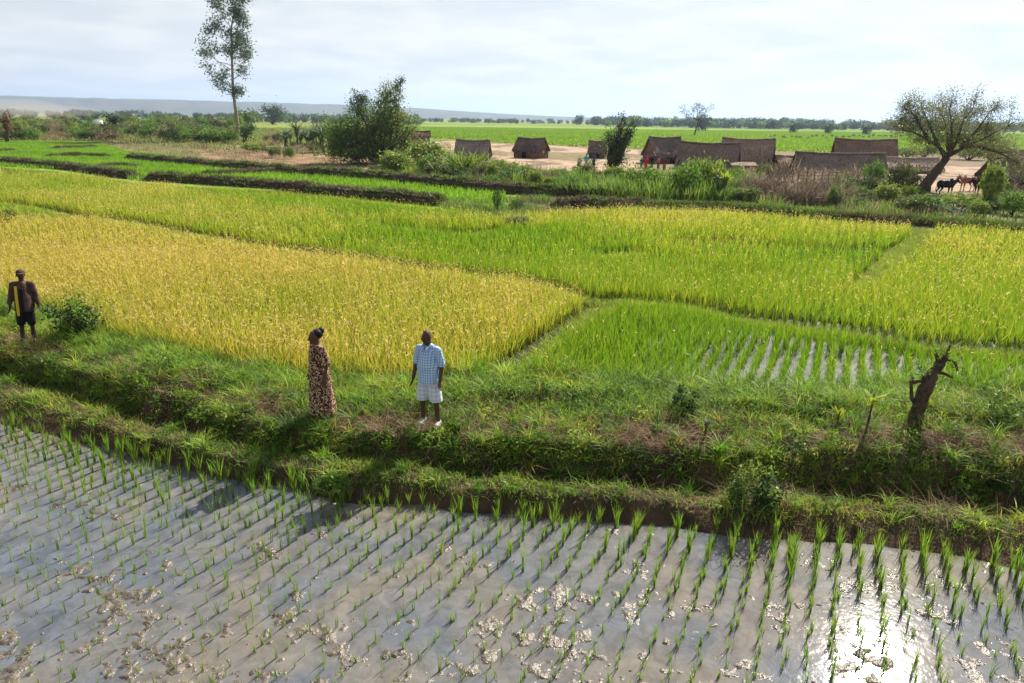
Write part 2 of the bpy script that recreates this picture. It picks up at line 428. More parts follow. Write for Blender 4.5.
gx = np.arange(-9.5, 8.5, .022); gy = np.arange(1.6, 13.5, .022)
GX, GY = np.meshgrid(gx, gy)
pxm_, pym_, _ = proj(np.stack([GX, GY, np.full_like(GX, ZW)], -1))
patch = fbm(GX * 1.5, GY * 2.0, 51, 4) ; fine = fbm(GX * 11, GY * 11, 53, 5, .66); lump = fbm(GX * 4.5, GY * 4.5, 59, 3)
bias = np.interp(pym_, [420, 520, 600, 683, 760], [-.06, -.05, -.01, .03, .04]) + np.interp(pxm_, [0, 150, 400, 700, 1024], [.04, .02, -.01, .01, .015]) - np.interp(pxm_, [640, 1024], [0, .01])
wet = (patch - .5) * .26 + (lump - .5) * .16 + bias * .72
MZ = ZW - .028 + np.clip(wet, -.05, .06) * .55 + (fine - .5) * np.clip(.065 + wet * 1.2, .02, .13)
MZ = np.minimum(MZ, ZW + .022)
spk = vn(GX * 24, GY * 24, 201) * .6 + vn(GX * 47, GY * 47, 203) * .4; spm = np.interp(fbm(GX * 1.2, GY * 1.4, 205, 3), [.35, .65], [.90, .76]) + np.interp(pym_, [430, 683], [.03, -.03])
MZ = np.where(spk > spm, np.maximum(MZ, ZW + .002 + (spk - spm) * .10), MZ)
ny, nx = GX.shape
ii = np.arange(ny - 1)[:, None] * nx + np.arange(nx - 1)[None]
F = np.stack([ii, ii + 1, ii + nx + 1, ii + nx], -1).reshape(-1, 4)
wl_o = np.argsort(we[:, 0]); front = (GY < np.interp(GX, we[wl_o, 0], we[wl_o, 1]) + .05).ravel()
keep = (MZ.ravel()[F].max(1) > ZW - .012) & front[F].all(1)
A = Acc(); A.add(np.stack([GX, GY, MZ], -1).reshape(-1, 3), F[keep], (.2, .2, .2))
mud = A.obj('mud', M['mud'], smooth=True); tag(mud, kind='structure')
# a soil bed that closes the paddy below the water and behind the camera
A = Acc(); A.add([(-60, -40, -.85), (60, -40, -.85), (60, 60, -.85), (-60, 60, -.85)], [(0, 1, 2, 3)], (.2, .2, .2))
tag(A.obj('ground_bed', M['soil']), kind='structure')

# ------------------------------------------------------------------ seedlings of the front paddy
ROWAZ = math.atan2(362 / 683, math.cos(R(PITCH)) + 0.0) if False else R(26.0)
rd = np.array([math.sin(ROWAZ), math.cos(ROWAZ)]); rn = np.array([rd[1], -rd[0]])
sd = []
k = 0
for i in range(-60, 60):
    wv = 0
    s = -12.0 + rng.random() * .2
    while s < 26:
        s += rng.normal(.17, .045)
        off = i * .275 + .06 * math.sin(s * .35 + i * .13) + rng.normal(0, .026)
        p = rd * s + rn * off
        if p[1] < 2.5 or rng.random() < .06: continue
        sd.append(p)
sd = np.array(sd)
wi = np.argsort(we[:, 0]); wy = np.interp(sd[:, 0], we[wi, 0], we[wi, 1])
a_, b_, w_ = proj(np.concatenate([sd, np.full((len(sd), 1), ZW)], 1))
dist = wy - sd[:, 1]
ok = (dist > -.02) & (a_ > -60) & (a_ < 1084) & (b_ < 730)
sd, dist, a_, b_, w_ = sd[ok], dist[ok], a_[ok], b_[ok], w_[ok]
right = np.interp(a_, [300, 700, 1024], [0, 1, 1.0])
hgt = np.interp(dist, [0, .6, 1.6, 3.5, 7], [.44, .36, .27, .20, .15]) * (1 + .0 * right) * rng.uniform(.6, 1.25, len(sd))
hgt *= .8 + .4 * fbm(sd[:, 0] * .8, sd[:, 1] * .8, 61, 2)
nbl = np.clip((np.interp(dist, [0, .8, 2, 5], [17, 11, 6.5, 3.6]) * (1 + .5 * right) * rng.uniform(.6, 1.3, len(sd))), 2, 24).astype(int)
size = hgt * FPX / w_ * np.sqrt(nbl)
order = np.argsort(-size)
def seed_color(n):
    c = np.array([.13, .27, .025]) * rng.uniform(.7, 1.25, (n, 1)); c[:, 0] *= rng.uniform(.8, 1.7, n)
    return c
SG = 'rice seedlings of the flooded front paddy'
vari = []
for n in (22, 17, 13, 10, 8, 6, 4, 3):
    for q in range(2):
        A = Acc(); nb = n
        b = np.zeros((nb, 3)); b[:, :2] = rng.normal(0, .014 + n * .0008, (nb, 2)); b[:, 2] = -.03
        blades(A, b, rng.uniform(.65, 1.08, nb), .0098 / .35, rng.uniform(0, 6.28, nb), rng.uniform(.05, .34, nb), seed_color(nb), 3, seed_color(nb) * 1.25, .5)
        vari.append((n, A.mesh('seedling', M['rice'])))
for q, j in enumerate(order[:300]):
    c_ = [v for v in vari if abs(v[0] - nbl[j]) == min(abs(u[0] - nbl[j]) for u in vari)]
    o = bpy.data.objects.new('rice_seedling', c_[rng.integers(len(c_))][1]); C.objects.link(o)
    o.location = (float(sd[j, 0]), float(sd[j, 1]), ZW); o.rotation_euler = (0, 0, float(rng.uniform(0, 6.28)))
    s_ = float(hgt[j]); o.scale = (s_, s_, s_)
    tag(o, 'leafy green rice seedling tuft rooted in the shallow muddy water of the front paddy', 'rice seedling', SG)
A = Acc(); rest = order[300:]
rep = np.repeat(rest, nbl[rest]); n = len(rep)
b = np.zeros((n, 3)); b[:, :2] = sd[rep] + rng.normal(0, .010, (n, 2)); b[:, 2] = ZW - .02
blades(A, b, hgt[rep] * rng.uniform(.65, 1.1, n), .0105, rng.uniform(0, 6.28, n), rng.uniform(.05, .4, n), seed_color(n), 2, seed_color(n) * 1.3, .5)
o = A.obj('young_rice_rows', M['rice']); tag(o, 'sparse thin rice shoots of the rows farther out in the flooded paddy', 'rice shoots', kind='stuff')

# ================================================================== RICE FIELDS
ZT = ZF + .5
furrows = [  # pixel polylines at crop-top level; half width in metres
    ([(-60,193),(0,197),(30,201),(86,213),(100,212),(150,219),(213,231),(282,241),(340,249),(423,261),(526,272),(556,279),(606,292),(616,289),(684,294),(750,308),(800,314),(870,323),(916,331),(966,335),(1060,340)], .5),
    ([(606,293),(585,307),(556,321),(526,343),(500,361),(466,378),(440,392)], .34),
    ([(383,219),(466,227),(500,223)], .4),
    ([(684,234),(750,236),(797,241),(850,244),(883,242)], .45),
    ([(684,259),(760,264),(810,269)], .22),
    ([(602,247),(640,245)], .4),
    ([(0,170),(120,190),(300,205)], .12),
    ([(930,222),(905,243),(863,277)], .45),
    ([(-40,213),(60,212),(100,212)], .2),
]
paths_green = [([(930,222),(905,243),(863,277)], .55), ([(606,296),(575,320),(548,343),(515,363),(480,382)], .45), ([(616,247),(560,268)], .2)]
def world_pl(pts, z): q = P([p[0] for p in pts], [p[1] for p in pts], z); return q
FW = [(world_pl(p, ZT), w) for p, w in furrows]
GP = [(world_pl(p, ZT), w) for p, w in paths_green]
RIGHT_GREEN = [(460,700),(460,385),(500,362),(530,343),(560,320),(606,296),(616,289),(684,294),(750,308),(800,314),(870,323),(916,331),(966,335),(1400,350),(1400,700)]
GOLD = [(-300,212),(0,213),(86,214),(150,221),(213,232),(282,242),(340,250),(423,262),(526,273),(556,280),(606,294),(560,321),(530,343),(500,362),(440,395),(300,420),(-300,420)]
def crop(x, y):
    "g: 0 fresh green .. 1 ripe gold ; h: height"
    px, py, w = proj(np.stack([x, y, np.full_like(x, ZT)], -1))
    n1 = fbm(x * .16, y * .16, 81, 4); n2 = fbm(x * .9, y * .9, 83, 3)
    # strips run along the plots
    g = np.interp(py, [166, 180, 195, 210, 228], [.42, .45, .62, .6, .45])
    up = px > 500
    g = np.where(up, np.interp(py, [205, 215, 228, 240, 262, 285, 310], [.60, .58, .42, .20, .38, .34, .5]), g)
    # green streak from left middle to the centre
    gs = inpoly(px, py, [(170,176),(340,198),(500,212),(640,212),(560,216),(430,214),(300,206),(190,190)])
    g = np.where(gs, .28, g)
    gs = inpoly(px, py, [(300,236),(380,222),(470,228),(600,215),(680,238),(600,247),(560,272),(430,258)])
    g = np.where(gs, .22, g)
    gs = inpoly(px, py, [(-50,203),(20,203),(84,214),(60,216),(-50,214)])
    g = np.where(gs, .3, g)
    g = np.where(inpoly(px, py, [(570,285),(610,255),(700,225),(900,240),(860,275),(800,285),(690,290)]), .34, g)
    g = np.where(inpoly(px, py, [(700,245),(900,240),(880,262),(780,258)]), .15, g)
    g = np.where(inpoly(px, py, [(870,275),(930,226),(1100,235),(1100,335),(916,328),(760,300),(600,285),(760,290)]), .48, g)
    g = np.where(inpoly(px, py, GOLD), np.interp(px + (py - 260) * .5, [0, 300, 420, 600], [.93, .82, .74, .64]), g)
    rg = inpoly(px, py, RIGHT_GREEN)
    g = np.where(rg, np.interp(py, [290, 320, 370], [.20, .10, .18]), g)
    g = np.clip(g + (n1 - .5) * .7 + (n2 - .5) * .35, 0, 1)
    return g, rg, px, py, w
def rice_blades(A, pts, nb, hh, ww, g, lod):
    n = len(pts)
    rep = np.repeat(np.arange(n), nb); m = len(rep)
    b = np.zeros((m, 3)); b[:, :2] = pts[rep] + rng.normal(0, .032 if (lod == 0 and len(pts) and float(np.mean(hh)) < .46) else (.036 if lod == 0 else .065), (m, 2)); b[:, 2] = ZF
    gg = np.clip(g[rep] + rng.normal(0, .22, m), 0, 1)
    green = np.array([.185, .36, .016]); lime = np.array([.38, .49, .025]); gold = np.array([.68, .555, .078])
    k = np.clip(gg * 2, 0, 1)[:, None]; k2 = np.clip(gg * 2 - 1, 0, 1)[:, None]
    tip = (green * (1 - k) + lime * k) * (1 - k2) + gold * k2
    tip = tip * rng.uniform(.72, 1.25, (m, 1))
    low = tip * np.array([.48, .52, .5])  # blade bases darkened, painting in the shade low in the crop
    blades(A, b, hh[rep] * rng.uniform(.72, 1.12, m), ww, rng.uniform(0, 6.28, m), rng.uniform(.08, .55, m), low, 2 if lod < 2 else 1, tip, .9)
    # panicles in ripening crop
    if lod < 2:
        q = np.where(rng.random(m) < np.clip(gg - .3, 0, .6) * .8)[0]
        if len(q):
            tp = b[q].copy(); tp[:, 2] += hh[rep][q] * rng.uniform(.8, 1.08, len(q)); a = rng.uniform(0, 6.28, len(q))
            dd = np.stack([np.cos(a) * .5, np.sin(a) * .5, rng.uniform(-.9, .5, len(q))], 1)
            gc = np.array([.70, .52, .19]) * rng.uniform(.75, 1.2, (len(q), 1))
            leaves(A, tp, rng.uniform(.08, .14, len(q)), gc, .14 if lod == 0 else .2, 0, dd)
def infield(px, py):
    return py > np.interp(px, [p[0] for p in FARF], [p[1] for p in FARF])
fo = np.argsort(fe[:, 0])
WETZ = [(700,337),(760,332),(880,335),(930,344),(918,374),(800,380),(706,370)]
def plant(A, y0, y1, sp, nb, ww, lod, wet_only=False):
    pts = []
    span = 1.05 * y1
    s_ = np.arange(-span * 1.3, span * 1.5, .15 if wet_only else sp)
    a = np.arange(-span * 1.3, span * 1.5, sp * 1.12)
    S, T = np.meshgrid(s_, a)
    S = S + rng.normal(0, sp * .16, S.shape); T = T + rng.normal(0, sp * (.05 if wet_only else .07), T.shape)
    x = (rd[0] * S + rn[0] * T).ravel(); y = (rd[1] * S + rn[1] * T).ravel()
    k = (y >= y0) & (y < y1) & (np.abs(x) < y * 1.0 + 4); x, y = x[k], y[k]
    ed = np.interp(x, fe[fo, 0], fe[fo, 1])
    k = y > ed + .12 + .5 * fbm(x * .9, y * .9, 90, 2); x, y = x[k], y[k]
    g, rg, px, py, w = crop(x, y)
    k = infield(px, py) & (px > (-330 if y0 < 60 else -120)) & (px < (1300 if y0 < 60 else 1130)); x, y, g, rg, px, py = [q[k] for q in (x, y, g, rg, px, py)]
    for L_, wd in FW:
        if lod < 3:
            jit = .55 + .9 * fbm(x * .9, y * .9, 93, 2)
            k = dline(x, y, L_) > wd * jit * (1 if y0 < 20 else 1.35)
            x, y, g, rg, px, py = [q[k] for q in (x, y, g, rg, px, py)]
    hh = .66 * (.85 + .3 * fbm(x * .35, y * .35, 95, 3)); hh = np.where(rg, .58, hh)
    # the flooded plot: clear rows with gaps
    wetz = inpoly(px, py, WETZ) | (inpoly(px, py, [(915,334),(1100,346),(1100,358),(925,350)]) & (fbm(x * .8, y * .8, 97, 2) > .42)) 
    if wet_only: k = wetz
    else: k = ~wetz
    x, y, g, rg, px, py, hh = [q[k] for q in (x, y, g, rg, px, py, hh)]; wetz = np.full(len(x), wet_only)
    hh = np.where(wetz, .44, hh)
    keep = np.ones(len(x), bool)
    nbv = np.full(len(x), nb); nbv = np.where(wetz, (nb * .55).astype(int) if False else nb, nbv)
    rep_pts = np.stack([x, y], 1)
    rice_blades(A, rep_pts, nbv, hh, ww, g, lod)
    return len(x)
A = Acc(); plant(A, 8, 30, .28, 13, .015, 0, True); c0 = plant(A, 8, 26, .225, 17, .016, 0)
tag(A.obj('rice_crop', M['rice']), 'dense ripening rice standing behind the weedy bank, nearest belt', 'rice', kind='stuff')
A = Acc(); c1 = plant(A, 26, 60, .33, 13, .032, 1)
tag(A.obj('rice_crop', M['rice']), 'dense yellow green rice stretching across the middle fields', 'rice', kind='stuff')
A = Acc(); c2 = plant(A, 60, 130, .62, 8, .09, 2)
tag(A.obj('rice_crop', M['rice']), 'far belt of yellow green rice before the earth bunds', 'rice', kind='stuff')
# water sheet of the flooded plot
q = P([655,640,680,760,880,1240,1240,940,800], [398,345,322,316,325,352,400,396,398], ZF - .06)
bm = bmesh.new(); bm.faces.new([bm.verts.new(v) for v in q]); me = bpy.data.meshes.new('field_water'); bm.to_mesh(me); bm.free(); me.materials.append(M['water2'])
o = bpy.data.objects.new('field_water', me); C.objects.link(o); tag(o, kind='structure')
print('clumps', c0, c1, c2)

# grassy paths between the plots
A = Acc()
for L_, wd in GP + [(FW[0][0], .3), (FW[2][0], .25), (FW[5][0], .4)]:
    for a, b in zip(L_[:-1], L_[1:]):
        n = int(np.hypot(*(b - a)[:2]) * wd * 2 * (1500 if a[1] < 30 else 600)); t = rng.random((n, 1)); p = a * (1 - t) + b * t
        p[:, :2] += rng.normal(0, wd * .6, (n, 2)); p[:, 2] = ZF; edg = np.interp(p[:, 0], fe[fo, 0], fe[fo, 1]); p = p[p[:, 1] > edg]; n = len(p)
        c = np.array([.36, .45, .05]) * rng.uniform(.6, 1.3, (n, 1)) * (.7 + .6 * fbm(p[:, 0], p[:, 1], 101, 3))[:, None]
        blades(A, p, rng.uniform(.08, .30, n), .016 if a[1] < 30 else .03, rng.uniform(0, 6.28, n), rng.uniform(.3, 1.2, n), c * .8, 2, c, 1)
tag(A.obj('path_grass', M['leaf']), 'short light green grass on the narrow paths between the rice plots', 'grass', kind='stuff')
# young rice: short bright blades
def young(A, poly, n, h, w, col):
    q = np.array(poly); cnt = 0; out = []
    W = P(q[:, 0], q[:, 1], ZF); lo = W[:, :2].min(0); hi = W[:, :2].max(0)
    p = lo + rng.random((n * 3, 2)) * (hi - lo)
    a, b, _ = proj(np.concatenate([p, np.full((len(p), 1), ZF)], 1))
    p = p[inpoly(a, b, poly)][:n]
    m = len(p); bb = np.concatenate([p, np.full((m, 1), ZF)], 1)
    c = np.array(col) * (rng.uniform(.75, 1.2, (m, 1))) * (.75 + .5 * fbm(p[:, 0] * .12, p[:, 1] * .3, 99, 3))[:, None]
    blades(A, bb, rng.uniform(.6, 1.1, m) * h, w, rng.uniform(0, 6.28, m), rng.uniform(.1, .5, m), c * .8, 1, c * 1.1, .8)
A = Acc()
young(A, [(-40,141),(0,141),(100,143),(125,152),(170,156),(230,167),(282,171),(400,181),(506,193),(500,212),(446,205),(340,195),(282,189),(200,184),(133,180),(66,170),(-40,165)], 110000, .42, .10, (.20, .36, .025))
tag(A.obj('young_rice', M['rice']), 'short bright green young rice between the brown earth bunds', 'young rice', kind='stuff')
A = Acc()
young(A, [(400,127),(1100,135),(1100,158),(800,152),(640,149),(520,144),(440,139),(395,137)], 160000, .6, .5, (.19, .31, .025))
young(A, [(-60,122),(120,126),(250,128),(400,129),(400,138),(300,146),(200,146),(100,140),(-60,137)], 26000, .6, .3, (.20, .24, .05))
tag(A.obj('far_rice', M['rice']), 'flat bright green rice fields far behind the village', 'rice field', kind='stuff')

# earth bunds between the young plots
def bund(pts, h, w, name='earth_bund', green=.25):
    q = np.array(pts, float); x = np.linspace(q[0, 0], q[-1, 0], max(20, int(abs(q[-1, 0] - q[0, 0]) * .9))); y = np.interp(x, q[:, 0], q[:, 1])
    c = P(x, y, ZF); t = np.gradient(c[:, :2], axis=0); t /= np.linalg.norm(t, axis=1)[:, None]; nrm = np.stack([-t[:, 1], t[:, 0]], 1)
    prof = [(-.5, -.1), (-.42, .4), (-.3, .85), (-.05, 1.0), (.2, .9), (.45, .4), (.6, -.1)]
    tap = np.clip(np.minimum(np.arange(len(x)), np.arange(len(x))[::-1]) / 6, .05, 1)
    rowsb = []
    for u, v in prof:
        r = c.copy(); jw = (1 + .5 * (fbm(c[:, 0] * .9, c[:, 1] * .9 + u, 15, 3) - .5))
        r[:, :2] += nrm * (u * w * jw)[:, None]
        r[:, 2] += h * v * tap * (.45 + 1.0 * fbm(c[:, 0] * .8, c[:, 1] * .8 + u * 2, 17, 5, .65))
        rowsb.append(r)
    Gb = np.array(rowsb); m, n = Gb.shape[:2]
    ii = np.arange(m - 1)[:, None] * n + np.arange(n - 1)[None]
    Fb = np.stack([ii, ii + 1, ii + n + 1, ii + n], -1).reshape(-1, 4)
    A = Acc(); A.add(Gb.reshape(-1, 3), Fb, (.12, .08, .05))
    o = A.obj(name, M['soil_dark'], smooth=False); tag(o, kind='structure')
    # weeds on the crown of the bund
    k = rng.integers(0, n, int(n * 60 * (1 + green))); mm = len(k); rr_ = rng.integers(1, 6, mm)
    b = Gb[rr_, k] + rng.normal(0, .1, (mm, 3)) * [1, 1, 0]
    pn = fbm(b[:, 0] * .5, b[:, 1] * .5, 23, 3); kk = rng.random(mm) < np.where(rr_ < 3, .35, 1) * np.interp(pn, [.35, .6], [.35, 1]); b = b[kk]; pn = pn[kk]; mm = len(b)
    col = np.where(rng.random((mm, 1)) < np.interp(pn, [.4, .6], [.2, .8])[:, None], np.array([[.13, .22, .03]]), np.array([[.15, .11, .055]])) * rng.uniform(.4, 1.3, (mm, 1))
    blades(BW, b, rng.uniform(.08, .35, mm), .06, rng.uniform(0, 6.28, mm), rng.uniform(.3, 1, mm), col, 1)
BW = Acc()
for pts, h, w in [
    ([(-60,158),(0,163),(66,169),(100,174),(138,179)], .62, 1.5), ([(146,180),(200,183),(282,189),(340,195),(446,205)], .62, 1.5),
    ([(126,159),(165,163),(200,166),(282,173),(340,177),(420,184),(506,193),(600,197),(660,200)], .75, 1.7),
    ([(43,158),(80,157),(113,158)], .45, 1.3), ([(-40,151),(0,152),(20,152)], .4, 1.3), ([(96,168),(120,167),(143,168)], .4, 1.0),
    ([(200,176),(232,175),(282,173)], .45, 1.2), ([(50,150),(75,149),(100,148)], .5, 1.5),
    ([(552,207),(600,207),(652,206)], .6, 1.5), ([(640,208),(720,209),(800,216),(880,222),(1024,231),(1100,236)], .32, 1.5)]:
    bund(pts, h, w)
tag(BW.obj('bund_weeds', M['leaf']), 'thin dry weeds along the tops of the earth bunds', 'weeds', kind='stuff')
# ================================================================== WEEDS AND GRASS ON THE BANK
def mixcol(n, cols, pr):
    cols = np.array(cols); k = rng.choice(len(cols), n, p=np.array(pr) / sum(pr)); return cols[k] * rng.uniform(.65, 1.3, (n, 1))
MIDG_ = [(.12, .22, .03), (.18, .29, .04), (.08, .15, .025)]
GREENS = [(.12, .26, .025), (.21, .38, .03), (.05, .12, .018), (.36, .46, .045), (.38, .34, .08)]
def bare(p, vv):
    "0..1 how bare the soil is here"
    n = fbm(p[:, 0] * 1.6, p[:, 1] * 1.6, 111, 4, .6)
    path = np.exp(-((vv - 7.6) / .55) ** 2)
    b = np.clip(np.interp(n, [.42, .58], [0, 1]) * (.45 + .7 * path) + .35 * path, 0, 1)
    return b, n
def keep_off(p, r=.22):
    k = np.ones(len(p), bool)
    for q in (MAN, BOY): k &= np.hypot(p[:, 0] - q[0], p[:, 1] - q[1]) > r
    k &= np.hypot(p[:, 0] - WOM[0], p[:, 1] - WOM[1]) > .12
    return k
A = Acc()
# short mat
p, vv = bank_samples(520000, 2.25, 11.6)
b, n = bare(p, vv)
px, py, w = proj(p)
wgt = np.interp(vv, [2.2, 2.8, 3.1, 3.9, 4.2, 5, 6, 6.4, 7, 7.6, 8.2, 9, 11.6], [.3, .75, 1, 1, .5, .05, .35, .8, .95, .5, .95, 1, 1])
pn = fbm(p[:, 0] * 1.3, p[:, 1] * 1.3, 113, 4, .6); hue = fbm(p[:, 0] * .8, p[:, 1] * .8, 115, 3)
wgt = wgt * np.where(vv < 5, np.interp(pn, [.38, .5], [.45, 1.0]), np.interp(pn, [.39, .51], [.30, 1.0]))
k = (rng.random(len(p)) < wgt * (1 - b) ** 1.3) & keep_off(p, .15) & (px > -60) & (px < 1090)
p, vv, n, hue = p[k], vv[k], n[k], hue[k]; m = len(p)
h = rng.gamma(4, .030, m) * np.interp(vv, [3, 4, 6, 8, 10], [.9, .9, 1.3, 1.5, 2.1])
col = mixcol(m, GREENS, [4, 4, 2, 3, 1.4]) * np.stack([np.interp(hue, [.3, .7], [.75, 1.5]), np.interp(hue, [.3, .7], [.8, 1.2]), np.ones(m)], 1)
blades(A, p, h, .010, rng.uniform(0, 6.28, m), rng.uniform(.3, 1.3, m), col * .85, 2, col * 1.2, 1.2)  # lighter tips paint the sun's backlight into the blades
# long arching tufts
p, vv = bank_samples(9500, 2.8, 11.3); px, py, w = proj(p)
wgt = np.interp(vv, [2.8, 3.2, 3.9, 4.4, 6.2, 6.8, 7.6, 8.2, 9, 11], [.3, .4, .3, .03, .5, .6, .15, .5, 1, 1])
pn = fbm(p[:, 0] * 1.3, p[:, 1] * 1.3, 113, 4, .6); k = (rng.random(len(p)) < wgt * np.interp(pn, [.40, .53], [.25, 1])) & keep_off(p, .3) & (px > -60) & (px < 1090); p, vv = p[k], vv[k]
nb = rng.integers(9, 30, len(p)); rep = np.repeat(np.arange(len(p)), nb); m = len(rep)
bb = p[rep] + rng.normal(0, .035, (m, 3)) * [1, 1, .2]; tc = mixcol(len(p), GREENS, [3, 4, 2.5, 3, .8])[rep] * rng.uniform(.8, 1.2, (m, 1))
hh = (rng.uniform(.17, .40, len(p)) * np.interp(vv, [3, 6, 9, 11], [.8, 1, 1.25, 2.1]))[rep] * rng.uniform(.6, 1.1, m)
blades(A, bb, hh, .013, rng.uniform(0, 6.28, m), rng.uniform(.3, 1.3, m), tc * .8, 3, tc * 1.25, 1.2)  # tuft tips brightened in colour as if the sun shone through
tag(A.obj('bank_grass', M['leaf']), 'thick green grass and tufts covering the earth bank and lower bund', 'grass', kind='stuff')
# tall rank weeds on the back of the bank
p, vv = bank_samples(3000, 8.0, 11.4); px, py, w = proj(p); pn = fbm(p[:, 0] * .9, p[:, 1] * .9, 119, 3)
k = (rng.random(len(p)) < np.interp(px, [0, 300, 480, 1024], [.35, .25, .55, .9]) * np.interp(pn, [.40, .55], [.1, 1])) & keep_off(p, .6) & (px > -60) & (px < 1090); p, pn = p[k], pn[k]
nb = rng.integers(16, 40, len(p)); rep = np.repeat(np.arange(len(p)), nb); m = len(rep)
bb = p[rep] + rng.normal(0, .05, (m, 3)) * [1, 1, .1]; tc = mixcol(len(p), GREENS, [3, 4, 4, 2.5, .7])[rep] * rng.uniform(.75, 1.25, (m, 1))
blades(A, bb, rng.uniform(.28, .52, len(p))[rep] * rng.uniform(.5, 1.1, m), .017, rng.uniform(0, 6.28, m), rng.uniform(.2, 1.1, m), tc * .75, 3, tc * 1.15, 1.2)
q = p[rng.random(len(p)) < .5]; rep = np.repeat(np.arange(len(q)), 46); m = len(rep); tc = mixcol(len(q), MIDG_ + [(.05, .10, .02)], [2, 2, 2, 2])[rep] * rng.uniform(.7, 1.25, (m, 1))
leaves(A, q[rep] + rng.normal(0, .10, (m, 3)) * [1, 1, .9] + [0, 0, .20], rng.uniform(.03, .09, m), tc, .45)
# grass hanging over the bund edge towards the water
p, vv = bank_samples(26000, 2.15, 3.5); px, py, w = proj(p); pn = fbm(p[:, 0] * 1.7, p[:, 1] * 1.7, 117, 3)
k = (rng.random(len(p)) < np.interp(vv, [2.15, 2.6, 3, 3.5], [.25, .5, .9, .5]) * np.interp(pn, [.38, .55], [.25, 1])) & (px > -60) & (px < 1090); p = p[k]; m = len(p)
col = mixcol(m, GREENS + [(.20, .15, .08)], [3, 3, 3, 2, 1, 3])
blades(A, p, rng.uniform(.08, .24, m), .011, rng.normal(-1.57, 1.0, m), rng.uniform(.6, 1.8, m), col * .8, 3, col * 1.1, 1.5)
# broad leaved weeds in mounds
A = Acc()
p, vv = bank_samples(4200, 6.1, 11.3); px, py, w = proj(p)
n = fbm(p[:, 0] * .9, p[:, 1] * .9, 131, 3)
wgt = np.interp(vv, [6.1, 6.5, 7, 7.6, 8.2, 9, 11], [.5, .9, .9, .15, .5, .9, .8]) * np.interp(n, [.38, .6], [.1, 1])
k = (rng.random(len(p)) < wgt) & keep_off(p, .35) & (px > -60) & (px < 1090); p = p[k]
nl = rng.integers(40, 110, len(p)); rep = np.repeat(np.arange(len(p)), nl); m = len(rep)
r = (rng.uniform(.07, .2, len(p)) * np.interp(vv[k], [6, 9, 11], [.9, 1, 1.5]))[rep]
d = rng.normal(0, 1, (m, 3)); d[:, 2] = np.abs(d[:, 2]); d /= np.linalg.norm(d, axis=1)[:, None]
pos = p[rep] + d * (r * rng.random(m) ** .4)[:, None] * [1, 1, 1.15]
cc = mixcol(len(p), [(.09, .18, .02), (.16, .27, .03), (.05, .10, .018), (.28, .34, .05)], [3, 3, 2, 1.5])[rep] * rng.uniform(.7, 1.25, (m, 1))
leaves(A, pos, rng.uniform(.025, .075, m), cc, .5)
p, vv = bank_samples(1500, 5.9, 11.2); px, py, w = proj(p); n = fbm(p[:, 0] * .7, p[:, 1] * .7, 135, 3)
k = (rng.random(len(p)) < np.interp(n, [.40, .56], [.05, 1]) * np.interp(vv, [5.9, 6.5, 7.2, 7.8, 8.6, 11], [.5, .9, .7, .08, .5, .8])) & keep_off(p, .45) & (px > -60) & (px < 1090); p, vv = p[k], vv[k]
nl = rng.integers(90, 200, len(p)); rep = np.repeat(np.arange(len(p)), nl); m = len(rep); r = rng.uniform(.13, .28, len(p))[rep]
d = rng.normal(0, 1, (m, 3)); d[:, 2] = np.abs(d[:, 2]); d /= np.linalg.norm(d, axis=1)[:, None]
pos = p[rep] + d * (r * rng.random(m) ** .35)[:, None] * [1.1, 1.1, 1.2] + rng.normal(0, .02, (m, 3))
cc = mixcol(len(p), [(.10, .20, .02), (.19, .30, .03), (.05, .11, .018), (.33, .38, .05), (.15, .19, .05)], [3, 3, 2, 2, 1.5])[rep] * rng.uniform(.6, 1.3, (m, 1))
leaves(A, pos, (rng.uniform(.03, .10, len(p))[rep]) * rng.uniform(.7, 1.2, m), cc, .42)
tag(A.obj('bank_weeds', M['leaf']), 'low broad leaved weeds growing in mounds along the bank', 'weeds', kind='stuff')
# dry straw and dead stalks
A = Acc()
p, vv = bank_samples(110000, 2.9, 11.0); px, py, w = proj(p)
b, n = bare(p, vv)
spots = np.zeros(len(p))
for (sx, sy, sr) in [(482, 412, 34), (260, 402, 40), (200, 380, 25), (640, 436, 40), (725, 428, 30), (560, 430, 25), (30, 352, 40), (120, 370, 30), (880, 430, 25), (980, 445, 45), (395, 425, 30), (1000, 415, 30), (940, 520, 40), (760, 500, 50)]:
    spots = np.maximum(spots, np.exp(-(((px - sx) / sr) ** 2 + ((py - sy) / (sr * .38)) ** 2)))
wgt = np.clip(b * np.interp(vv, [2.9, 3.2, 4, 4.5, 6, 6.5, 7.5, 8.3, 11], [.1, .6, .6, .1, .15, .3, .7, .3, .15]) + spots * .9, 0, 1)
k = (rng.random(len(p)) < wgt) & keep_off(p, .1) & (px > -60) & (px < 1090); p = p[k]; sp = spots[k]; m = len(p)
col = mixcol(m, [(.30, .21, .11), (.38, .30, .17), (.18, .11, .07), (.27, .14, .09)], [3, 2, 2, 1.5])
h = rng.uniform(.05, .2, m) * (1 + .8 * sp)
blades(A, p + [0, 0, .005], h, .006, rng.uniform(0, 6.28, m), rng.uniform(1.2, 3.5, m), col, 2, col, .55)
tag(A.obj('dry_straw', M['straw']), 'loose brown straw and dead grass lying on the bank path', 'straw', kind='stuff')
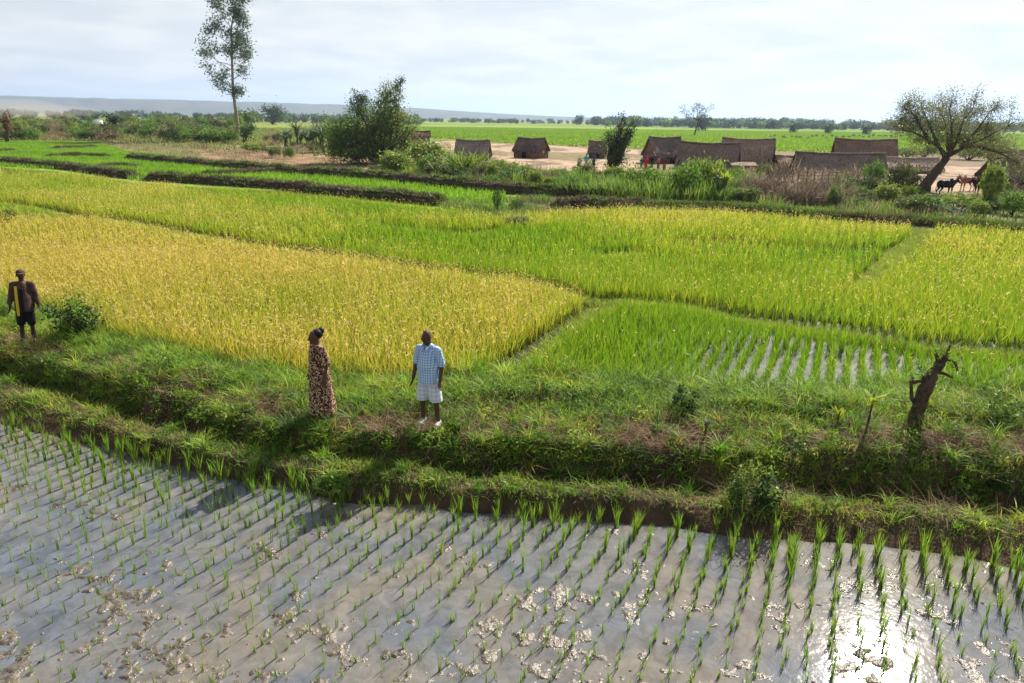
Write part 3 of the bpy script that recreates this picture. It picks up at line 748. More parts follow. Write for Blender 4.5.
# clods of dug earth
A = Acc()
p, vv = bank_samples(1500, 2.4, 8.6); k = keep_off(p, .2); p = p[k]; m = len(p)
ico = np.array([(1,0,0),(-1,0,0),(0,1,0),(0,-1,0),(0,0,1),(0,0,-1)], float); fc = np.array([(0,2,4),(2,1,4),(1,3,4),(3,0,4),(2,0,5),(1,2,5),(3,1,5),(0,3,5)])
V = ico[None] * rng.uniform(.6, 1.3, (m, 6, 1)) * rng.gamma(3, .009, (m, 1, 1)) + p[:, None]
A.add(V.reshape(-1, 3), (np.arange(m)[:, None, None] * 6 + fc[None]).reshape(-1, 3), (.2, .15, .1))
tag(A.obj('earth_clods', M['soil']), 'small brown earth clods scattered on the bank', 'clods', kind='stuff')

# ================================================================== SHRUBS AND TREES
def at(base, px, py):
    "point on the upright plane through base that the photo pixel shows"
    d = np.array([px - 512, 341.5 - py, -FPX]) @ RM.T
    t = base[1] / d[1]; return np.array([d[0] * t, base[1], HC + d[2] * t])
def clumpy(A, cen, rad, ncl, nl, rcl, ls, cols, pr, asp=.5, shell=.55, flat=0, low=-1):
    cen = np.array(cen, float); rad = np.array(rad, float)
    d = rng.normal(0, 1, (ncl, 3)); d /= np.linalg.norm(d, axis=1)[:, None]
    d[:, 2] = np.where(d[:, 2] < low, -d[:, 2] * .5, d[:, 2])
    cp = cen + d * rad * (rng.uniform(shell, 1.0, ncl))[:, None]
    cr_ = rcl * rng.uniform(.6, 1.3, ncl)
    rep = np.repeat(np.arange(ncl), nl); m = len(rep)
    g = rng.normal(0, .5, (m, 3)); pos = cp[rep] + g * cr_[rep][:, None]
    cc = mixcol(ncl, cols, pr)[rep] * rng.uniform(.75, 1.25, (m, 1))
    leaves(A, pos, ls * rng.uniform(.7, 1.3, m), cc, asp, flat)
    return cp
def stems(A, base, tips, r0, r1, col=(.1, .07, .05), sides=5, bend=.15):
    base = np.array(base, float)
    for t in tips:
        t = np.array(t, float); L_ = np.linalg.norm(t - base)
        m1 = base + (t - base) * .4 + rng.normal(0, bend * L_ * .3, 3); m2 = base + (t - base) * .75 + rng.normal(0, bend * L_ * .3, 3)
        s = np.array([base, m1, m2, t]); tube(A, s, [r0, r0 * .7 + r1 * .3, r0 * .35 + r1 * .65, r1], sides, col)

OLIVE = [(.14, .17, .05), (.19, .21, .07), (.10, .12, .04)]
MIDG = [(.12, .22, .03), (.18, .29, .04), (.08, .15, .025)]
DARKG = [(.05, .09, .025), (.07, .12, .03), (.035, .06, .02)]
LIMEG = [(.20, .28, .04), (.14, .24, .03), (.26, .30, .06)]
DRY = [(.27, .18, .11), (.18, .12, .08), (.36, .27, .17)]
BLUEG = [(.10, .14, .09), (.15, .19, .12), (.07, .10, .07)]
# shrub kinds, unit size: radius about 1 (x, y), height 1
def shrub_proto(cols, ncl, nl, ls, shape=0, st=True):
    A = Acc()
    if shape == 0: cp = clumpy(A, (0, 0, .5), (.85, .85, .42), ncl, nl, .22, ls, cols, [3, 2, 2], low=-.7)
    elif shape == 1: cp = clumpy(A, (0, 0, .62), (.6, .6, .38), ncl, nl, .2, ls, cols, [3, 2, 2])
    else:
        n = ncl * nl // 4; b = np.zeros((n, 3)); b[:, :2] = rng.normal(0, .28, (n, 2))
        cc = mixcol(n, cols, [3, 2, 2]); blades(A, b, rng.uniform(.45, 1.05, n), .05 if ls < .1 else .09, rng.uniform(0, 6.28, n), rng.uniform(.2, 1.1, n), cc * .8, 3, cc, 1.0); cp = b[:0]
    me = A.mesh('foliage', M['leaf'])
    sm = None
    if len(cp):
        A = Acc(); stems(A, (0, 0, -.05), cp[:10], .03, .008, (.1, .07, .05), 4); sm = A.mesh('stems', M['bark'])
    return me, sm
def twig_proto():
    A = Acc(); n = 420; d = rng.normal(0, 1, (n, 3)); d[:, 2] = np.abs(d[:, 2]) * .9 + .15
    pos = np.stack([rng.normal(0, .38, n), rng.normal(0, .38, n), rng.uniform(0, .45, n)], 1)
    leaves(A, pos, rng.uniform(.25, .7, n), mixcol(n, [(.20, .15, .11), (.12, .085, .06), (.34, .27, .19)], [3, 3, 2]), .05, 0, d)
    clumpy(A, (0, 0, .25), (.7, .7, .2), 22, 10, .2, .07, DRY, [3, 2, 2]); return A.mesh('brushwood', M['straw']), None
PROTO = {
    'twig': [twig_proto(), twig_proto()],
    'olive': [shrub_proto(OLIVE, 95, 22, .11), shrub_proto(OLIVE, 95, 22, .11, 1)],
    'mid': [shrub_proto(MIDG, 95, 22, .11), shrub_proto(MIDG, 95, 22, .11)],
    'dark': [shrub_proto(DARKG, 65, 18, .09), shrub_proto(DARKG, 55, 16, .10, 1)],
    'lime': [shrub_proto(LIMEG, 95, 22, .11), shrub_proto(LIMEG, 95, 22, .11, 1)],
    'dry': [shrub_proto(DRY, 60, 16, .07), shrub_proto(DRY, 55, 14, .06)],
    'grassy': [shrub_proto(LIMEG, 60, 20, .08, 2), shrub_proto(MIDG, 60, 20, .08, 2)],
}
POOL = []
def put_shrub(kind, px, base, wpx, hpx, label, cat='bush', group=None, name='bush', parts=True, z=None):
    b = P(px, base, ZF if z is None else z); s = pxm(b); me, sm = PROTO[kind][rng.integers(2)]
    if not parts and group and 'dotted' not in group: POOL.append((wpx * hpx, me, b, float(rng.uniform(0, 6.28)), (wpx / s / 2 * 1.05,) * 2 + (hpx / s,), name, label, cat, group)); return
    r = wpx / s / 2 * 1.05; h = hpx / s
    if parts and sm is not None:
        o = empty(name, b, rng.uniform(0, 6.28)); o.scale = (r, r, h)
        f = bpy.data.objects.new('foliage', me); C.objects.link(f); f.parent = o
        q = bpy.data.objects.new('stems', sm); C.objects.link(q); q.parent = o
    else:
        o = bpy.data.objects.new(name, me); C.objects.link(o); o.location = [float(v) for v in b]; o.rotation_euler = (0, 0, float(rng.uniform(0, 6.28))); o.scale = (r, r, h)
    tag(o, label, cat, group); return o

# --- scrub band far left
SB = 'scrub bushes beyond the young rice on the left'
LBL = {'olive': 'olive green scrub bush in the rough band beyond the young rice', 'mid': 'green leafy scrub bush in the rough band beyond the young rice',
       'dark': 'dark green scrub bush in the rough band beyond the young rice', 'lime': 'pale lime green scrub bush in the rough band beyond the young rice', 'dry': 'brown dried scrub bush in the rough band beyond the young rice'}
for i in range(190):
    x = rng.uniform(-25, 245); b = rng.uniform(123, 141) + x * .012
    if 92 < x < 118 and b < 134: continue
    t = (b - 122) / 19; kd = rng.choice(['olive', 'mid', 'dark', 'lime', 'dry'], p=[.36, .26, .08, .14, .16])
    put_shrub(kd, x, b, rng.uniform(12, 32) * (.6 + .5 * t), rng.uniform(8, 16) * (.6 + .5 * t), LBL[kd], 'bush', SB, parts=False)
SB2 = 'scrub bushes between the tall tree and the village'
LB2 = {k: v.replace('rough band beyond the young rice', 'weedy ground around the big bushy tree') for k, v in LBL.items()}
for i in range(120):
    x = rng.uniform(185, 470); b = rng.uniform(134, 176)
    if b > 152 + (x - 205) * .11 or b < 134 + (x - 205) * .05: continue
    kd = rng.choice(['olive', 'mid', 'dark', 'lime', 'dry'], p=[.3, .25, .08, .2, .17])
    put_shrub(kd, x, b, rng.uniform(10, 30), rng.uniform(5, 12), LB2[kd], 'bush', SB2, parts=False)
# --- village front strip, one label each
S = [
 ('lime', 430, 172, 62, 27, 'pale green bush patch before the brown block hut'),
 ('lime', 395, 176, 50, 22, 'low lime bush at the foot of the big bushy tree'),
 ('grassy', 470, 180, 66, 38, 'tall lime grass bush hiding the grey thatched hut'),
 ('mid', 450, 178, 30, 17, 'mid green bush left of the tall lime grass bush'),
 ('dark', 462, 183, 28, 16, 'small round dark bush below the tall lime grass bush'),
 ('dark', 485, 185, 20, 18, 'narrow dark bush at the end of the tall lime grass bush'),
 ('dark', 497, 212, 16, 22, 'small dark upright shrub standing on the bund end'),
 ('dark', 517, 212, 17, 14, 'low round dark shrub beside the upright shrub on the bund end'),
 ('olive', 518, 228, 30, 12, 'flat grey green shrub at the edge of the ripening rice'),
 ('mid', 520, 185, 46, 18, 'leafy green bush before the small gabled hut'),
 ('dark', 530, 186, 22, 15, 'dark core bush below the small gabled hut'),
 ('mid', 560, 178, 22, 10, 'low green bush left of the two people in pale blue'),
 ('dark', 579, 172, 7, 14, 'thin dark little bush left of the two people in pale blue'),
 ('mid', 640, 196, 50, 30, 'broad green bush below the people in red'),
 ('dark', 660, 196, 30, 18, 'dark green bush on the bund below the people in red'),
 ('mid', 685, 198, 40, 34, 'tall leafy bush in front of the long thatched hut'),
 ('lime', 708, 196, 34, 38, 'bright bush at the corner of the long thatched hut'),
 ('lime', 694, 186, 34, 24, 'bright bush rising against the long thatched hut roof'),
 ('mid', 733, 188, 28, 20, 'rounded green bush hiding the foot of the little open shed'),
 ('olive', 765, 186, 26, 22, 'olive bush between the tall ridged hut and the brown brushwood'),
 ('dark', 716, 200, 24, 24, 'dark bush beneath the broad leaved plant'),
 ('olive', 750, 203, 40, 14, 'low olive bush left of the brown brushwood'),
 ('mid', 872, 190, 24, 28, 'bright green bush at the end of the stick fence'),
 ('dark', 858, 196, 34, 20, 'dark bush under the stick fence end'),
 ('olive', 900, 198, 36, 34, 'olive bush leaning on the acacia trunk'),
 ('lime', 885, 206, 34, 20, 'low lime bush in front of the acacia'),
 ('mid', 925, 213, 44, 18, 'spreading green bush below the black cow'),
 ('lime', 955, 210, 40, 18, 'lime green bush below the brown cow'),
 ('lime', 988, 209, 32, 40, 'tall lime green shrub hiding the second black cow'),
 ('mid', 1012, 215, 30, 22, 'green bush before the right edge hut'),
 ('mid', 905, 168, 0, 0, ''),
]
SB3 = 'bushes of the weedy strip before the village'
LBL['twig'] = 'tangle of dry brown branches in the rough band beyond the young rice'
LB3 = {k: v.replace('rough band beyond the young rice', 'dense weedy strip between the bund and the huts') for k, v in LBL.items()}
for i in range(175):
    x = rng.uniform(425, 1035); b0 = np.interp(x, [425, 520, 640, 740, 850, 1035], [173, 181, 184, 184, 188, 194]); b1 = np.interp(x, [425, 520, 640, 740, 850, 1035], [183, 190, 197, 203, 210, 222]); b = rng.uniform(b0, b1)
    if 918 < x < 985 and b < 205: continue
    br = 752 < x < 838; kd = rng.choice(['olive', 'mid', 'dark', 'lime', 'twig'], p=[.08, .06, .06, .05, .75] if br else [.15, .3, .2, .27, .08])
    put_shrub(kd, x, b, rng.uniform(14, 36), rng.uniform(8, 22) * (1.2 if br else 1 if x < 740 else .75), LB3[kd], 'bush', SB3, parts=False)
for kd, x, b, w_, h_, lb in S:
    if w_: put_shrub(kd, x, b, w_, h_, lb)
for i, (x, b, w_, h_, lb) in enumerate([(765, 200, 44, 26, 'brown heap of dry brushwood left of the stick fence'), (795, 204, 46, 20, 'dry brown brush under the left half of the stick fence'), (835, 203, 44, 22, 'dry brown brush under the right half of the stick fence'),
        (780, 186, 34, 26, 'pale dead branches piled against the low thatched wall'), (850, 186, 26, 20, 'grey dead brush piled at the fence end'), (742, 196, 26, 18, 'small dry bush under the little shed'), (1015, 198, 26, 14, 'dry brown brush before the right edge hut'), (655, 168, 0, 0, '')]):
    if w_: put_shrub('twig', x, b, w_ * 1.15, h_ * 1.3, lb, 'brushwood', None, 'brushwood')
# yellow green scrub behind the acacia
for i, (x, b, w_, h_, lb) in enumerate([(905, 158, 30, 12, 'yellow green bush behind the acacia, left of its trunk'), (968, 160, 40, 16, 'yellow green bush behind the acacia, right of its trunk'), (925, 157, 26, 12, 'small yellow bush just behind the acacia fork')]):
    put_shrub('lime', x, b, w_, h_, lb)

# --- tall weeds and reeds before the village
A = Acc()
def reeds(poly, n, h, w, cols, pr, lean=(.1, .7)):
    q = np.array(poly, float); W = P(q[:, 0], q[:, 1], ZF); lo = W[:, :2].min(0); hi = W[:, :2].max(0)
    p = lo + rng.random((n * 4, 2)) * (hi - lo); a, b, _ = proj(np.concatenate([p, np.full((len(p), 1), ZF)], 1))
    p = p[inpoly(a, b, poly)][:n]; m = len(p); bb = np.concatenate([p, np.full((m, 1), ZF)], 1)
    f = fbm(p[:, 0] * .35, p[:, 1] * .35, 141, 3); c = mixcol(m, cols, pr) * np.interp(f, [.35, .65], [.65, 1.2])[:, None]
    hh = h * rng.uniform(.55, 1.15, m) * np.interp(f, [.3, .7], [.4, 1.3])
    kk = rng.random(m) < np.interp(f, [.36, .52], [.12, 1]); bb, c, hh = bb[kk], c[kk], hh[kk]; m = len(bb)
    blades(A, bb, hh, w, rng.uniform(0, 6.28, m), rng.uniform(*lean, m), c * .75, 3, c * 1.1, 1)
reeds([(740,176),(880,182),(870,204),(745,200)], 9000, 1.5, .05, DRY + OLIVE, [3, 2, 3, 1, 1, 1], (.3, 1.4))
reeds([(510,181),(570,181),(640,183),(740,182),(745,202),(640,202),(560,196),(512,190)], 15000, 1.35, .055, LIMEG + MIDG, [2, 3, 1, 3, 3, 1])
reeds([(440,170),(520,178),(515,190),(430,184),(380,178)], 4000, 1.0, .05, LIMEG, [2, 3, 1])
reeds([(740,190),(840,200),(940,200),(1060,208),(1080,230),(900,219),(800,213),(740,204)], 9000, .7, .045, MIDG + DRY, [3, 2, 2, 2, 1, 1])
reeds([(440,200),(545,198),(575,208),(525,226),(440,222)], 7000, .40, .03, OLIVE + MIDG, [1, 2, 1, 2, 2, 1])
reeds([(560,208),(660,203),(740,206),(720,210),(600,211)], 2200, .5, .04, MIDG + DARKG, [2, 1, 2, 1, 1, 1])
reeds([(200,150),(300,156),(420,170),(440,182),(330,174),(240,166)], 5000, .35, .05, DRY + OLIVE, [3, 1, 3, 1, 1, 1], (.4, 1.2))
reeds([(90,139),(200,145),(235,150),(250,168),(150,157),(100,147)], 7000, .4, .05, OLIVE + DRY + LIMEG, [2, 2, 1, 1, 1, 1, 2, 1, 1], (.3, 1.1))
reeds([(-40,126),(240,128),(330,135),(400,150),(400,160),(230,152),(100,143),(-40,142)], 14000, 1.0, .12, OLIVE + DRY + LIMEG, [2, 2, 1, .6, .6, .6, 2, 1.5, 1.5], (.2, .9))
reeds([(630,206),(740,205),(800,212),(880,219),(1040,229),(1040,234),(880,222),(800,217),(720,209),(630,208)], 9000, .5, .035, MIDG + LIMEG, [3, 2, 2, 1, 2, 1])
tag(A.obj('tall_weeds', M['leaf']), 'tall weeds and reeds growing in front of the village', 'tall weeds', kind='stuff')

# --- trees
def sub_twigs(AW, AL, p, d, L_, r, depth, leaf, spread=.8, up=.15):
    n = 4; pts = [np.array(p, float)]; d = np.array(d, float)
    for i in range(n):
        d = d + rng.normal(0, .16, 3) + [0, 0, up * .3]; d /= np.linalg.norm(d); pts.append(pts[-1] + d * L_ / n)
    tube(AW, pts, np.linspace(r, r * .45, n + 1), 5 if depth > 1 else 4, (.12, .09, .06))
    if depth == 0:
        leaf(AL, pts[-1]); leaf(AL, pts[2]); return
    for k in range(rng.integers(2, 4)):
        j = rng.integers(2, n + 1); nd = d + rng.normal(0, spread, 3); nd[2] += up; nd /= np.linalg.norm(nd)
        sub_twigs(AW, AL, pts[j], nd, L_ * rng.uniform(.55, .8), r * .5, depth - 1, leaf, spread, up)
def leafball(rc, n, ls, cols, asp=.4):
    def f(A, p):
        m = int(n * rng.uniform(.5, 1.4)); pos = p + rng.normal(0, rc * .5, (m, 3)) * [1, 1, .8]
        c = mixcol(1, cols, [3, 2, 2]) * rng.uniform(.75, 1.25, (m, 1)); leaves(A, pos, ls * rng.uniform(.7, 1.3, m), c, asp)
    return f
def finish_tree(name, base, AW, AL, label, bark='bark', cat='tree', group=None, lm='leaf'):
    o = empty(name, base)
    for A_, nm, mm in ((AW, 'trunk', bark), (AL, 'crown', lm)):
        if A_.n:
            for v in A_.V: v -= np.array(base)
            A_.obj(nm, M[mm], o)
    return tag(o, label, cat, group)
# tall eucalyptus
base = P(238, 141, ZF); AW, AL = Acc(), Acc()
tr = [base, at(base, 237, 120), at(base, 233, 90), at(base, 232, 60), at(base, 231, 30), at(base, 235, 5), at(base, 240, -14)]
tube(AW, tr, [.42, .36, .30, .24, .18, .10, .05], 8)
lf_ = leafball(1.3, 36, .52, BLUEG, .4)
for (sx, sy, tx, ty) in [(232,88,215,78),(232,80,252,72),(232,95,240,92),(232,70,205,55),(232,66,200,50),(231,60,248,50),(231,52,250,62),(232,46,212,30),(231,40,250,14),(232,35,247,25),(232,28,215,12),(233,22,205,2),(233,15,250,0),(234,8,222,-8),(235,4,250,-12),(232,58,220,45),(231,50,243,38),(232,24,240,10),(232,85,222,88),(231,30,252,22),(236,0,240,-12)]:
    a = at(base, sx, sy); b = at(base, tx, ty); d = b - a; L_ = np.linalg.norm(d); d = d / L_; d[1] = rng.uniform(-.6, .6); d /= np.linalg.norm(d)
    sub_twigs(AW, AL, a, d, L_ * .62, .10, 2, lf_, .5, .2)
finish_tree('eucalyptus_tree', base, AW, AL, 'tall slender grey green tree rising past the top of the sky', 'bark_pale')
# bushy tree left of the village
base = P(383, 164, ZF); s = pxm(base); AW, AL = Acc(), Acc()
def cl(px, py, rx, ry, ncl, nl, cols, ls=.28, rc=.8, dy=0):
    c = at(base, px, py) + [0, dy, 0]; return clumpy(AL, c, (rx / s, rx / s * .8, ry / s), ncl, nl, rc, ls, cols, [3, 2, 2], shell=.3)
t1 = cl(366, 140, 38, 22, 190, 38, [(.11, .17, .045), (.15, .22, .05), (.07, .12, .03)], .32); t2 = cl(340, 130, 24, 15, 60, 34, MIDG); t3 = cl(386, 119, 20, 21, 110, 38, [(.22, .29, .07), (.28, .33, .09), (.14, .20, .05)], .28)
t4 = cl(390, 97, 14, 12, 60, 26, [(.2, .26, .08), (.26, .3, .1), (.15, .2, .06)], .24, .6); t5 = cl(398, 85, 8, 7, 18, 26, BLUEG, .22, .5); t6 = cl(358, 98, 12, 8, 34, 26, BLUEG, .22, .5)
t7 = cl(402, 140, 15, 26, 80, 34, [(.15, .19, .05), (.16, .22, .05), (.26, .30, .09)], .24); t8 = cl(362, 110, 16, 13, 60, 30, MIDG, .22, .6); t9 = cl(335, 148, 20, 12, 50, 30, MIDG, .25); t10 = cl(412, 128, 8, 14, 20, 24, OLIVE, .22, .6)
stems(AW, base, np.concatenate([t[:4] for t in (t1, t2, t3, t4, t5, t6, t7, t8, t10)]), .13, .02)
finish_tree('bushy_tree', base, AW, AL, 'big dense bushy tree left of the village with a pale feathery top')
# dark slender tree beside the two villagers
base = P(612, 171, ZF); s = pxm(base); AW, AL = Acc(), Acc()
t1 = cl(616, 152, 15, 17, 70, 30, DARKG, .24, .6); t2 = cl(624, 134, 12, 14, 45, 28, DARKG, .22, .55); t3 = cl(622, 119, 6, 7, 12, 20, DARKG, .2, .4); t4 = cl(634, 122, 5, 5, 6, 18, DARKG, .2, .4); t5 = cl(609, 135, 5, 9, 10, 20, DARKG, .2, .4)
stems(AW, base, np.concatenate([t[:5] for t in (t1, t2, t3, t4, t5)]), .14, .02)
finish_tree('leafy_tree', base, AW, AL, 'dark leafy upright tree in the middle of the village clearing')
# little flat topped tree in the far rice
base = P(694, 136, ZF); s = pxm(base); AW, AL = Acc(), Acc()
f1 = at(base, 699, 120); tube(AW, [base, at(base, 696, 129), f1], [.35, .28, .22], 6)
for (tx, ty) in [(686, 110), (693, 108), (700, 107), (709, 107), (681, 114), (704, 113)]:
    a = at(base, tx, ty); d = a - f1; d[1] = rng.uniform(-2, 2); L_ = np.linalg.norm(d); sub_twigs(AW, AL, f1, d / L_, L_ * .8, .14, 1, leafball(1.3, 24, .55, DARKG), .5, .1)
finish_tree('flat_topped_tree', base, AW, AL, 'small leaning flat topped tree alone in the far green rice')
# rounded tree at the far left field
base = P(273, 124.5, ZF); s = pxm(base); AW, AL = Acc(), Acc()
t1 = cl(273, 113, 13, 7.5, 60, 30, DARKG, 1.1, 2.6); stems(AW, base, t1[:8], .5, .12)
finish_tree('round_tree', base, AW, AL, 'round crowned dark tree standing right of the tall slender tree')
base = P(247, 131, ZF); s = pxm(base); AW, AL = Acc(), Acc()
t1 = cl(245, 118, 15, 8, 50, 24, MIDG, .8, 1.6); stems(AW, base, t1[:8], .3, .06)
finish_tree('low_tree', base, AW, AL, 'low spreading green tree behind the trunk of the tall slender tree')
# nearly bare little tree
base = P(175, 142, ZF); s = pxm(base); AW, AL = Acc(), Acc()
f1 = at(base, 174, 135); tube(AW, [base, f1], [.1, .08], 5)
for (tx, ty) in [(167, 126), (172, 122), (178, 123), (183, 127), (170, 130)]:
    a = at(base, tx, ty); d = a - f1; d[1] = rng.uniform(-.8, .8); L_ = np.linalg.norm(d); sub_twigs(AW, AL, f1, d / L_, L_ * .7, .06, 1, leafball(.5, 9, .22, DRY), .5, .1)
finish_tree('bare_tree', base, AW, AL, 'small nearly leafless tree between the scrub and the young rice')
# dark leaning shrub at the foot of the eucalyptus
base = P(243, 144, ZF); s = pxm(base); AW, AL = Acc(), Acc()
t1 = cl(246, 133, 5, 8, 22, 20, DARKG, .4, .7); t2 = cl(252, 129, 4, 4, 8, 16, DARKG, .4, .6); stems(AW, base, t1[:5], .1, .03)
finish_tree('dark_shrub', base, AW, AL, 'black green leaning shrub at the foot of the tall slender tree', cat='shrub')
base = P(107, 138, ZF); s = pxm(base); AW, AL = Acc(), Acc()
t1 = cl(112, 120, 7, 5, 24, 22, DARKG, .5, .9); stems(AW, base, t1[:5], .14, .04)
finish_tree('dark_tree', base, AW, AL, 'small dark tree just right of the white truck')
# dead brown palm at the left edge
base = P(7, 143, ZF); s = pxm(base); AW, AL = Acc(), Acc()
tube(AW, [base, at(base, 7, 128)], [.3, .25], 6); n = 260; b = np.repeat([at(base, 7, 126)], n, 0) + rng.normal(0, .25, (n, 3)) * [1, 1, 3]
c_ = mixcol(n, [(.24, .13, .07), (.35, .24, .14), (.14, .08, .05)], [3, 2, 2]); blades(AL, b, rng.uniform(1, 2.6, n), .16, rng.uniform(0, 6.28, n), rng.uniform(.3, 1.6, n), c_, 3, c_, 1.6)
finish_tree('withered_palm', base, AW, AL, 'withered brown palm at the left edge behind the young rice', cat='palm')
# sisal like plants left of the bushy tree
for (x, b_, h_, lb) in [(318, 150, 30, 'spiky pale leaved plant next to the bushy tree, tallest of four'), (302, 148, 24, 'spiky pale leaved plant second from the tall slender tree'), (289, 147, 18, 'small spiky plant nearest the tall slender tree'), (331, 152, 30, 'spiky plant touching the bushy tree')]:
    base = P(x, b_, ZF); s = pxm(base); AW, AL = Acc(), Acc(); H = h_ / s
    for q in range(5):
        bx = base + [rng.normal(0, H * .16), rng.normal(0, H * .12), 0]; top = bx + [rng.normal(0, .1), 0, H * rng.uniform(.2, .6)]
        tube(AW, [bx, top], [.12, .09], 5); n = 26; bb = np.repeat([top], n, 0)
        c_ = mixcol(n, [(.13, .19, .08), (.2, .25, .12), (.07, .12, .05)], [3, 1.5, 2]); blades(AL, bb, H * rng.uniform(.4, .75, n), H * .06, rng.uniform(0, 6.28, n), rng.uniform(.2, 1.4, n), c_, 3, c_, 1.1)
    finish_tree('spiky_plant', base, AW, AL, lb, cat='plant', group='spiky plants left of the bushy tree')
# acacia
base = P(923, 191, ZF); s = pxm(base); AW, AL = Acc(), Acc()
fk = at(base, 947, 157); tube(AW, [base + [0, 0, -.1], at(base, 926, 184), at(base, 936, 171), fk], [.62, .45, .36, .3], 9)
for (x, y, rx, ry, n_) in [(950, 122, 48, 15, 85), (986, 138, 28, 16, 75), (910, 126, 18, 10, 40), (932, 112, 26, 9, 30), (998, 150, 16, 12, 34)]:
    clumpy(AL, at(base, x, y), (rx / s, rx / s * .8, ry / s), n_, 28, .6, .14, [(.17, .21, .06), (.23, .26, .08), (.12, .15, .045)], [3, 2, 2], .45, shell=.2)
limbs = [[(947,157),(938,147),(924,139),(909,132),(898,130)], [(945,158),(935,143),(925,125),(915,108)], [(947,157),(948,143),(944,124),(938,110)], [(948,156),(957,140),(962,120),(972,108)],
         [(949,156),(962,147),(980,138),(1000,126)], [(950,154),(968,148),(988,146),(1006,150)], [(960,147),(975,130),(985,112)], [(930,143),(912,120),(900,112)], [(948,150),(952,130),(950,112)], [(975,146),(992,152),(1002,160)]]
ac = [(.18, .20, .07), (.22, .22, .09), (.12, .13, .05)]
for q, lm_ in enumerate(limbs):
    dyy = rng.uniform(-2.6, 2.6); pts = []
    for i, (x, y) in enumerate(lm_): c_ = at(base, x, y); c_[1] += dyy * i / len(lm_); pts.append(c_)
    tube(AW, pts, np.linspace(.16, .035, len(pts)), 6)
    for i in range(1, len(pts)):
        for r_ in range(5):
            d = pts[i] - fk; d /= np.linalg.norm(d); d = d * .7 + rng.normal(0, .5, 3); d[2] += .12; d /= np.linalg.norm(d)
            sub_twigs(AW, AL, pts[i], d, rng.uniform(.6, 1.15), .03, 1, leafball(.62, 34, .14, ac, .45), .6, .02)
finish_tree('acacia_tree', base, AW, AL, 'wide spreading thin leaved acacia leaning right beside the cattle')
# --- far tree line
def far_tree(cols, k):
    A = Acc(); tube(A, [(0, 0, -.05), (.02, 0, .45)], [.05, .035], 5, (.07, .055, .04)); clumpy(A, (0, 0, .22), (.55, .5, .2), 14, 12, .2, .13, cols, [3, 2, 2], .7)
    if k == 0: clumpy(A, (0, 0, .6), (.5, .5, .34), 34, 14, .22, .12, cols, [3, 2, 2], .7)
    elif k == 1:
        clumpy(A, (-.15, 0, .55), (.4, .4, .3), 22, 14, .2, .12, cols, [3, 2, 2], .7); clumpy(A, (.3, 0, .65), (.3, .3, .28), 16, 14, .2, .12, cols, [3, 2, 2], .7)
    else: clumpy(A, (0, 0, .7), (.75, .6, .2), 34, 14, .2, .12, cols, [3, 2, 2], .7)
    return A.mesh('far_tree', M['leaf'])
FT = [far_tree(DARKG, k) for k in range(3)] + [far_tree(MIDG, 0), far_tree([(.05, .07, .03), (.07, .085, .035), (.04, .05, .03)], 1)]
TPOOL = []
def far_trees(x0, x1, n, dy, hp, label, group, name='far_tree'):
    for i in range(n):
        x = rng.uniform(x0, x1); b = hz(x) + rng.uniform(*dy); p = P(x, b, ZF); s = pxm(p); h = rng.uniform(*hp) / s
        TPOOL.append((h * s, FT[rng.integers(5)], p, float(rng.uniform(0, 6.28)), (float(h * rng.uniform(.8, 1.5)),) * 2 + (float(h),), name, label, 'tree', group))
far_trees(-10, 420, 230, (2.6, 6.5), (3, 7.5), 'small far tree of the tree line under the hills', 'tree line under the hills')
far_trees(420, 640, 120, (2.2, 3.6), (2, 4.5), 'tiny far tree of the tree line beyond the bright rice', 'tree line beyond the bright rice')
far_trees(600, 1040, 330, (2.8, 5.2), (4.5, 9.5), 'blue green far tree of the tall tree line behind the village fields', 'tree line behind the village fields')
far_trees(575, 600, 3, (3.5, 4), (8, 10), 'taller clump tree in the far line left of the upright village tree', 'taller clump in the far line')
for (x, b, h_, lb) in [(702, 131, 16, 'rounded tall tree in the far line behind the flat topped tree'), (866, 135, 10, 'broad far tree near the white roofed shed'), (828, 134, 9, 'far tree standing out above the line before the white roofed shed'), (793, 133, 10, 'tallest far tree in the middle of the right tree line')]:
    p = P(x, b, ZF); s = pxm(p); o = bpy.data.objects.new('far_tree', FT[0]); C.objects.link(o); o.location = [float(v) for v in p]; o.scale = (float(h_ / s * .9),) * 2 + (float(h_ / s),); tag(o, lb, 'tree')
for i in range(26):  # row of little bushes in the far rice
    x = 770 + i * 5.2 + rng.normal(0, 1); put_shrub('dark', x, 138 + rng.uniform(-.6, 1.2) - i * .02, rng.uniform(3, 5), rng.uniform(2, 3.4), 'tiny dark bush of a dotted row in the far green rice', 'bush', 'dotted row of bushes in the far rice', parts=False)

